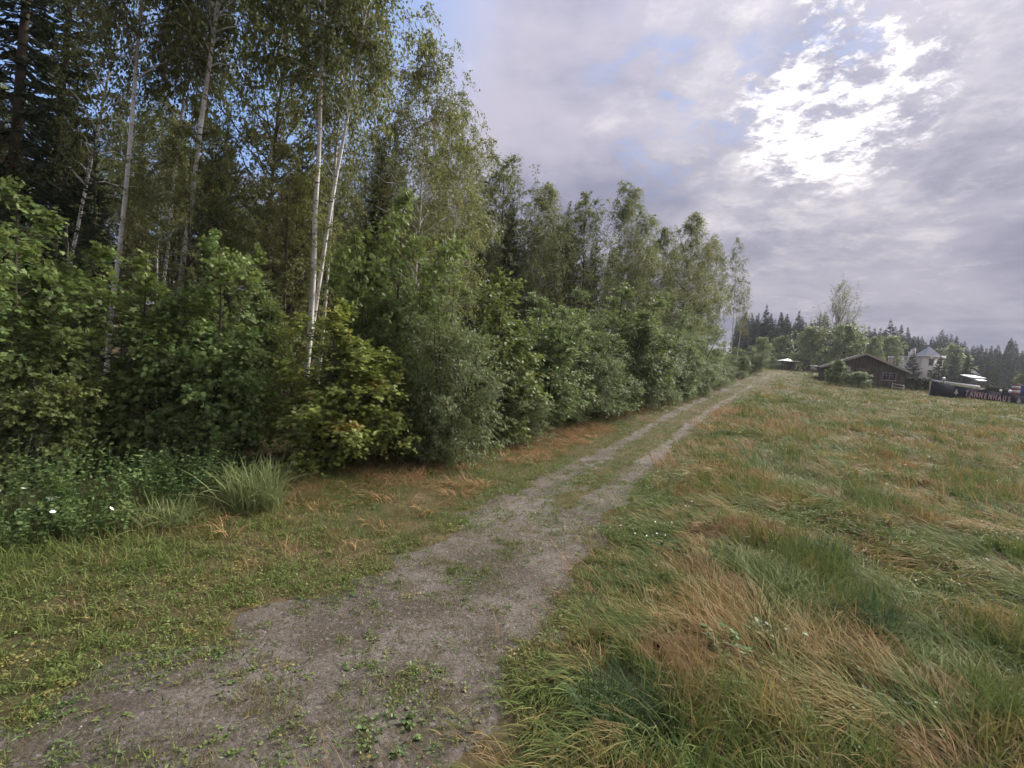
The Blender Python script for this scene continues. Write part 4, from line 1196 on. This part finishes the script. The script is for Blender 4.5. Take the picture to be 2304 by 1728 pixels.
#        y0   y1  tufts/m2 per rad   L    width  seg
for (y0, y1, dens, per, rad, L0, W0, sg_) in ((1.5, 7.5, 64, 17, .06, .50, .0105, 3), (7.5, 13, 36, 15, .07, .52, .014, 3), (13, 22, 18, 12, .10, .54, .021, 2), (22, 36, 8, 11, .15, .54, .032, 2), (36, 62, 2.6, 12, .30, .55, .045, 2), (62, 118, .55, 12, .6, .6, .09, 2)):
    x, y = sow(y0, y1, edge_r, frame_r, dens)
    l = lat(x, y) - path_w(y)
    keep = g.random(len(x)) < smooth(-0.25, 0.35, l + 0.9 * (fbm(x, y, .8, 3) - .5))
    x, y, l = x[keep], y[keep], l[keep]
    fl = fbm(x + 3, y + 8, 1.9, 3)
    az = 2.6 + (fl - 0.5) * 8.5 + g.normal(0, 0.4, len(x))
    grow = 0.35 + 0.65 * smooth(0.0, 1.5, l)
    tall_ = fbm(x + 70, y, 1.5, 3)
    up_ = smooth(.52, .62, fbm(x + 120, y + 30, 1.1, 2))
    L_ = L0 * (0.6 + 0.8 * tall_) * grow * (1 - .35 * smooth(40, 55, y))
    sward(mm, x, y, per, rad, L_, W0, az, .62 - .45 * up_, .72 - .25 * up_, .45 + 1.3 * up_, sg_)
tag(link('meadow_grass', mm.mesh('meadow_grass', M['meadow'])), 'tall lodged meadow grass, green and straw mixed', None, None, 'stuff')
# pale seed stalks standing out of the meadow
mm = MB()
x, y = sow(2, 30, edge_r, frame_r, 5)
keep = fbm(x + 44, y + 2, 2.0, 3) > .48
x, y = x[keep], y[keep]
sward(mm, x, y, 3, .10, .62, np.clip(.0011 * y, .005, .03), 2.6 + 5 * (fbm(x, y, 1.9, 2) - .5), .4, .35, .6, 3)
tag(link('grass_stalks', mm.mesh('grass_stalks', M['dry'])), 'thin dry stalks standing out of the meadow grass', None, None, 'stuff')

mc = MB()
for (y0, y1, dn, sz_) in ((1.5, 8, 10, .042), (8, 16, 4, .055), (16, 34, 1.0, .08)):
    x, y = sow(y0, y1, edge_r, frame_r, dn)
    keep = fbm(x + 200, y + 9, 1.4, 3) > .52
    x, y = x[keep], y[keep]
    leaflets(mc, x, y, 14, .07, sz_, .20, OVAL)
tag(link('meadow_herbs', mc.mesh('meadow_herbs', M['weed'])), 'broad-leaved herbs scattered through the meadow grass', None, None, 'stuff')

mm = MB(); mc = MB()
for (y0, y1, dens, per, rad, L0, W0, ld) in ((1.5, 8, 125, 13, .05, .14, .009, 105), (8, 14, 100, 12, .06, .16, .012, 60), (14, 24, 44, 12, .09, .18, .019, 24), (24, 40, 14, 12, .15, .2, .032, 4), (40, 84, 2.4, 12, .28, .2, .06, .8)):
    left = lambda y: np.maximum(path_c(y) - 7.0, -1.15 * y - 2.0)
    right = lambda y: path_c(y) + path_w(y) * 1.2
    for what, dn in ((0, dens), (1, ld)):
        x, y = sow(y0, y1, left, right, dn)
        bare = bareness(x, y); l = lat(x, y)
        patch = fbm(x, y, 0.5, 3)
        keep = g.random(len(x)) < np.clip(1.05 - 1.0 * bare + 1.8 * (patch - .50), 0.04, 1)
        if what: keep &= fbm(x + 15, y, 1.3, 3) > .47
        x, y, l = x[keep], y[keep], l[keep]
        lush = smooth(2.2, 5.0, -l); inside = 1 - smooth(.75, 1.1, np.abs(l) / path_w(y))
        if what:
            leaflets(mc, x, y, 9, .05 * W0 / .008 * .6, .034 * (W0 / .008) ** .6, .05 * (1 - .6 * inside), RHOMB, .016 * inside)
        else:
            sward(mm, x, y, per, rad, L0 * (1 + 1.1 * lush) * (1 - .60 * inside) * (.6 + .8 * g.random(len(x))), W0, g.random(len(x)) * 6.28, .35, .45, 1.5, 2 if y0 < 8 else 1, lift=-.02 + .03 * inside)
tag(link('verge_grass', mm.mesh('verge_grass', M['verge'])), 'short grass on the verge and along the middle of the track', None, None, 'stuff')
tag(link('clover', mc.mesh('clover', M['clover'])), 'low clover and small leafy weeds in the verge', None, None, 'stuff')

mm = MB()
for (y0, y1, dens, per, rad, W0, sg_) in ((7, 14, 40, 16, .09, .012, 3), (14, 22, 30, 15, .12, .018, 2), (22, 40, 13, 12, .18, .03, 2), (40, 80, 3.5, 12, .3, .055, 2)):
    x, y = sow(y0, y1, lambda y: path_c(y) - 6.5, lambda y: path_c(y) - 1.9, dens)
    l = lat(x, y)
    m_ = smooth(0.47, 0.60, fbm(x + 33, y + 5, 2.0, 4) + 0.17 * np.exp(-((l + 3.3) / 1.2) ** 2) * smooth(10, 13, y))
    keep = g.random(len(x)) < m_ * np.where(y < 11, .5, .9)
    x, y = x[keep], y[keep]; n = len(x)
    sward(mm, x, y, per, rad, .36 * (.5 + .7 * g.random(n)), W0, g.random(n) * 6.28, .6, .6, .8, sg_)
tag(link('dry_grass', mm.mesh('dry_grass', M['dry'])), 'rust-brown dry grass on the bank under the hedge row', None, None, 'stuff')

mm = MB(); mc = MB()
x, y = sow(1.5, 15, lambda y: path_c(y) - path_w(y) * 1.2, lambda y: path_c(y) + path_w(y) * 1.15, 85)
keep = g.random(len(x)) < 0.12 + 0.9 * smooth(.45, .62, fbm(x, y + 77, 0.8, 3))
x, y = x[keep], y[keep]; n = len(x); h_ = n // 2
sward(mm, x[:h_], y[:h_], 14, .035, .09 * (.4 + g.random(h_)), .007, g.random(h_) * 6.28, .4, .4, 1.6, 2, lift=.008)
leaflets(mc, x[h_:], y[h_:], 9, .035, .05 * (.5 + .6 * g.random(n - h_)), .03, LANCE, .012)
tag(link('track_weeds', mm.mesh('track_weeds', M['verge'])), 'little grass tufts growing out of the gravel', None, None, 'stuff')
tag(link('track_herbs', mc.mesh('track_herbs', M['weed'])), 'little leafy weeds growing out of the gravel', None, None, 'stuff')

# loose stones
def stones(name, n, lo, hi, mat, y1, label):
    x, y = sow(1.5, y1, lambda y: path_c(y) - path_w(y), lambda y: path_c(y) + path_w(y), n)
    keep = bareness(x, y) > .4
    x, y = x[keep], y[keep]; n = len(x)
    oc = np.array([(1, 0, 0), (0, 1, 0), (-1, 0, 0), (0, -1, 0), (0, 0, .8), (0, 0, -.6)], float)
    F_ = np.array([(0, 1, 4), (1, 2, 4), (2, 3, 4), (3, 0, 4), (1, 0, 5), (2, 1, 5), (3, 2, 5), (0, 3, 5)])
    s = lo + (hi - lo) * g.random(n) ** 2.5
    V_ = oc[None] * s[:, None, None] * (0.6 + .7 * g.random((n, 6, 1))) * np.array([1, 1, .7])
    a = g.random(n) * 6.28; ca, sa = np.cos(a)[:, None], np.sin(a)[:, None]
    V_ = np.stack([V_[..., 0] * ca - V_[..., 1] * sa, V_[..., 0] * sa + V_[..., 1] * ca, V_[..., 2]], -1)
    V_ += np.stack([x, y, ter(x, y) + .006], 1)[:, None]
    m = MB(); m.add(V_.reshape(-1, 3), (F_[None] + (np.arange(n) * 6)[:, None, None]).reshape(-1, 3), np.repeat(g.random(n), 6))
    tag(link(name, m.mesh(name, mat)), label, None, None, 'stuff')


stones('gravel_stones', 120, .005, .020, M['pebble'], 13, 'grey stones lying loose on the track')
stones('pale_pebbles', .8, .008, .016, M['pebble_white'], 12, 'few white pebbles scattered on the track')


# single clumps that stand out
def clump(name, px, py_, n, L, w, rad, lean, label, cat, mat, ang=0.0, spread=3.2, bend=.45, depth=None):
    # px, py_ are world x and y
    b = blades(g, n, L, w, rad, lean, spread, bend)
    o = link(name, b.mesh(name, mat), None, (px, py_, gz(px, py_)), (0, 0, ang))
    return tag(o, label, cat)


M['reed'] = mat_grass('reed_blade', ((0.13, 0.17, 0.06), (0.25, 0.28, 0.12)), ((0.20, 0.16, 0.07), (0.29, 0.22, 0.10)), bias=0.80)
M['lush'] = mat_grass('lush_blade', ((0.035, 0.070, 0.028), (0.080, 0.125, 0.050)), ((0.10, 0.12, 0.045), (0.15, 0.15, 0.06)), bias=0.85)
clump('grass_clump', -4.15, 8.4, 420, 1.0, 0.016, 0.42, .18, 'tall pale green grass clump in front of the yellowing maple', 'grass clump', M['reed'])
clump('grass_clump', -4.9, 7.4, 300, 0.60, 0.014, 0.40, .35, 'arching green grass clump left of the tall pale one', 'grass clump', M['reed'])
clump('grass_tussock', 4.25, 5.75, 520, 0.55, 0.008, 0.34, .25, 'dark green grass tussock in the middle of the meadow foreground', 'grass clump', M['lush'])
clump('grass_tussock', 5.1, 7.9, 420, 0.50, 0.008, 0.32, .25, 'green rounded tussock behind the dark green one in the meadow', 'grass clump', M['lush'])
clump('grass_tussock', 1.15, 4.0, 420, 0.50, 0.008, 0.42, .35, 'dark green grass overhanging the track at the bottom of the picture', 'grass clump', M['lush'])


def leafy_weed(name, x, y, h, nst, spread, leaf, shape, label, cat, mat, group=None, flowers=None, q=9, fsize=.02):
    rg = np.random.default_rng(int(abs(x * 1000 + y * 77)))
    o = thing(name, (x, y, gz(x, y)), label, cat, group)
    a = rg.random(nst) * 6.283; r = spread * np.sqrt(rg.random(nst)) * .6
    b = np.stack([r * np.cos(a), r * np.sin(a), np.full(nst, -.03)], 1)
    d = nrm(np.stack([np.cos(a) * .35, np.sin(a) * .35, np.ones(nst)], 1) + rg.normal(0, .12, (nst, 3)))
    L = h * (.6 + .5 * rg.random(nst))
    P = shoots(rg, b, d, L, np.full(nst, -.12), 5, .04)
    m = MB(); m.tubes(P, np.full((nst, 5), .004) * np.linspace(1.2, .5, 5), 3)
    link('stems', m.mesh('stems', mat), o)
    k = np.repeat(np.arange(nst), q); c, t = sample_line(P[k], .08 + .92 * rg.random(len(k)))
    n = len(k); T = nrm(rg.normal(0, 1, (n, 3)) * [1, 1, .3]); c = c + T * leaf * .45
    N = np.array([0, 0, 1.]) + rg.normal(0, .45, (n, 3))
    m = MB(); m.leaves(c, T, N, leaf * (.6 + .6 * rg.random(n)), shape, rg.random(n), .3)
    link('leaves', m.mesh('leaves', mat), o)
    if flowers:
        nf = flowers; kk = rg.integers(0, nst, nf); tp = P[kk, -1] + rg.normal(0, .03, (nf, 3)) * [1, 1, .4] + [0, 0, .015]
        for i in range(nf):
            m = MB(); aa = np.arange(7) / 7 * 6.283
            n7 = 7
            m.leaves(np.stack([np.cos(aa), np.sin(aa), 0 * aa], 1) * fsize * .5, np.stack([np.cos(aa), np.sin(aa), 0 * aa + .1], 1), np.tile([0, 0, 1.], (n7, 1)), np.full(n7, fsize), OVAL, np.full(n7, .5), .1)
            link('flower_head', m.mesh('flower_head', M['flower']), o, tuple(tp[i]), (rg.normal(0, .4), rg.normal(0, .4), 0))
    return o


# nettle and bindweed bank on the far left
for i, (x, y, h, sp, lb, fl) in enumerate((
        (-7.0, 7.3, 1.35, .75, 'tall nettle patch at the left edge below the little spruce', 0),
        (-6.3, 7.7, 1.15, .70, 'dark nettle patch right of the tall one at the left edge', 0),
        (-6.2, 6.5, 0.75, .65, 'low weed patch with white flowers at the left edge', 8),
        (-5.6, 6.9, 0.65, .60, 'low leafy weeds with white flowers right of the left edge', 5),
        (-5.5, 8.4, 0.95, .70, 'leafy weeds below the dark low shrub', 0),
        (-4.9, 9.2, 0.80, .65, 'leafy weeds just left of the yellowing maple', 0),
        (-5.9, 9.3, 1.10, .70, 'tall weeds at the foot of the maple shrub under the leftmost birch', 0))):
    leafy_weed('weed_patch', x, y, h, 110, sp, .062, OVAL, lb, 'weeds', M['weed'], 'weed patches at the wood edge', fl or None, 16, .036)
for i, (x, y, h, lb) in enumerate(((2.05, 8.3, .38, 'white-flowered weed at the right edge of the gravel, nearest the track'), (2.45, 8.0, .42, 'white-flowered weed two steps into the meadow'),
                                   (2.75, 8.6, .45, 'white-flowered weed behind the others at the meadow edge'), (2.2, 7.3, .36, 'white-flowered weed closest to the viewer at the meadow edge'),
                                   (3.4, 9.6, .45, 'white-flowered weed farther along the meadow edge'))):
    leafy_weed('flowering_weed', x, y, h, 16, .22, .045, LANCE, lb, 'wildflower', M['weed'], 'white wildflowers beside the track', 5, 8, .015)
leafy_weed('leafy_weed', 2.35, 4.95, .42, 14, .22, .085, OVAL, 'broad-leaved weed standing in the foreground grass near the track', 'weed', M['weed'], None, None, 7)
leafy_weed('leafy_weed', 3.0, 5.35, .40, 18, .25, .065, OVAL, 'grey-green weed beside the broad-leaved one in the foreground grass', 'weed', M['willow'], None, None, 8)
leafy_weed('leafy_weed', -.75, 3.75, .11, 40, .36, .042, OVAL, 'leafy weed clump growing on the gravel at the bottom of the picture', 'weed', M['weed'], None, None, 7)
leafy_weed('leafy_weed', -3.3, 3.75, .08, 30, .16, .035, OVAL, 'small round weed on the gravel in the lower left corner', 'weed', M['weed'], None, None, 7)

# ------------------------------------------------------------------ damp air over the meadow
hm, hw_, ho = new_mat('damp_air')
pv = hw_.n('ShaderNodeVolumePrincipled')
pv.inputs['Color'].default_value = (0.86, 0.89, 0.96, 1); pv.inputs['Density'].default_value = 0.00028; pv.inputs['Anisotropy'].default_value = 0.2
hw_.t.links.new(pv.outputs[0], ho.inputs['Volume'])
hb = MB(); hb.box((-430, -70, -4.5), (530, 910, 32))
tag(link('haze', hb.mesh('haze', hm)), 'thin damp haze over the meadow and the far forest', None, None, 'stuff')
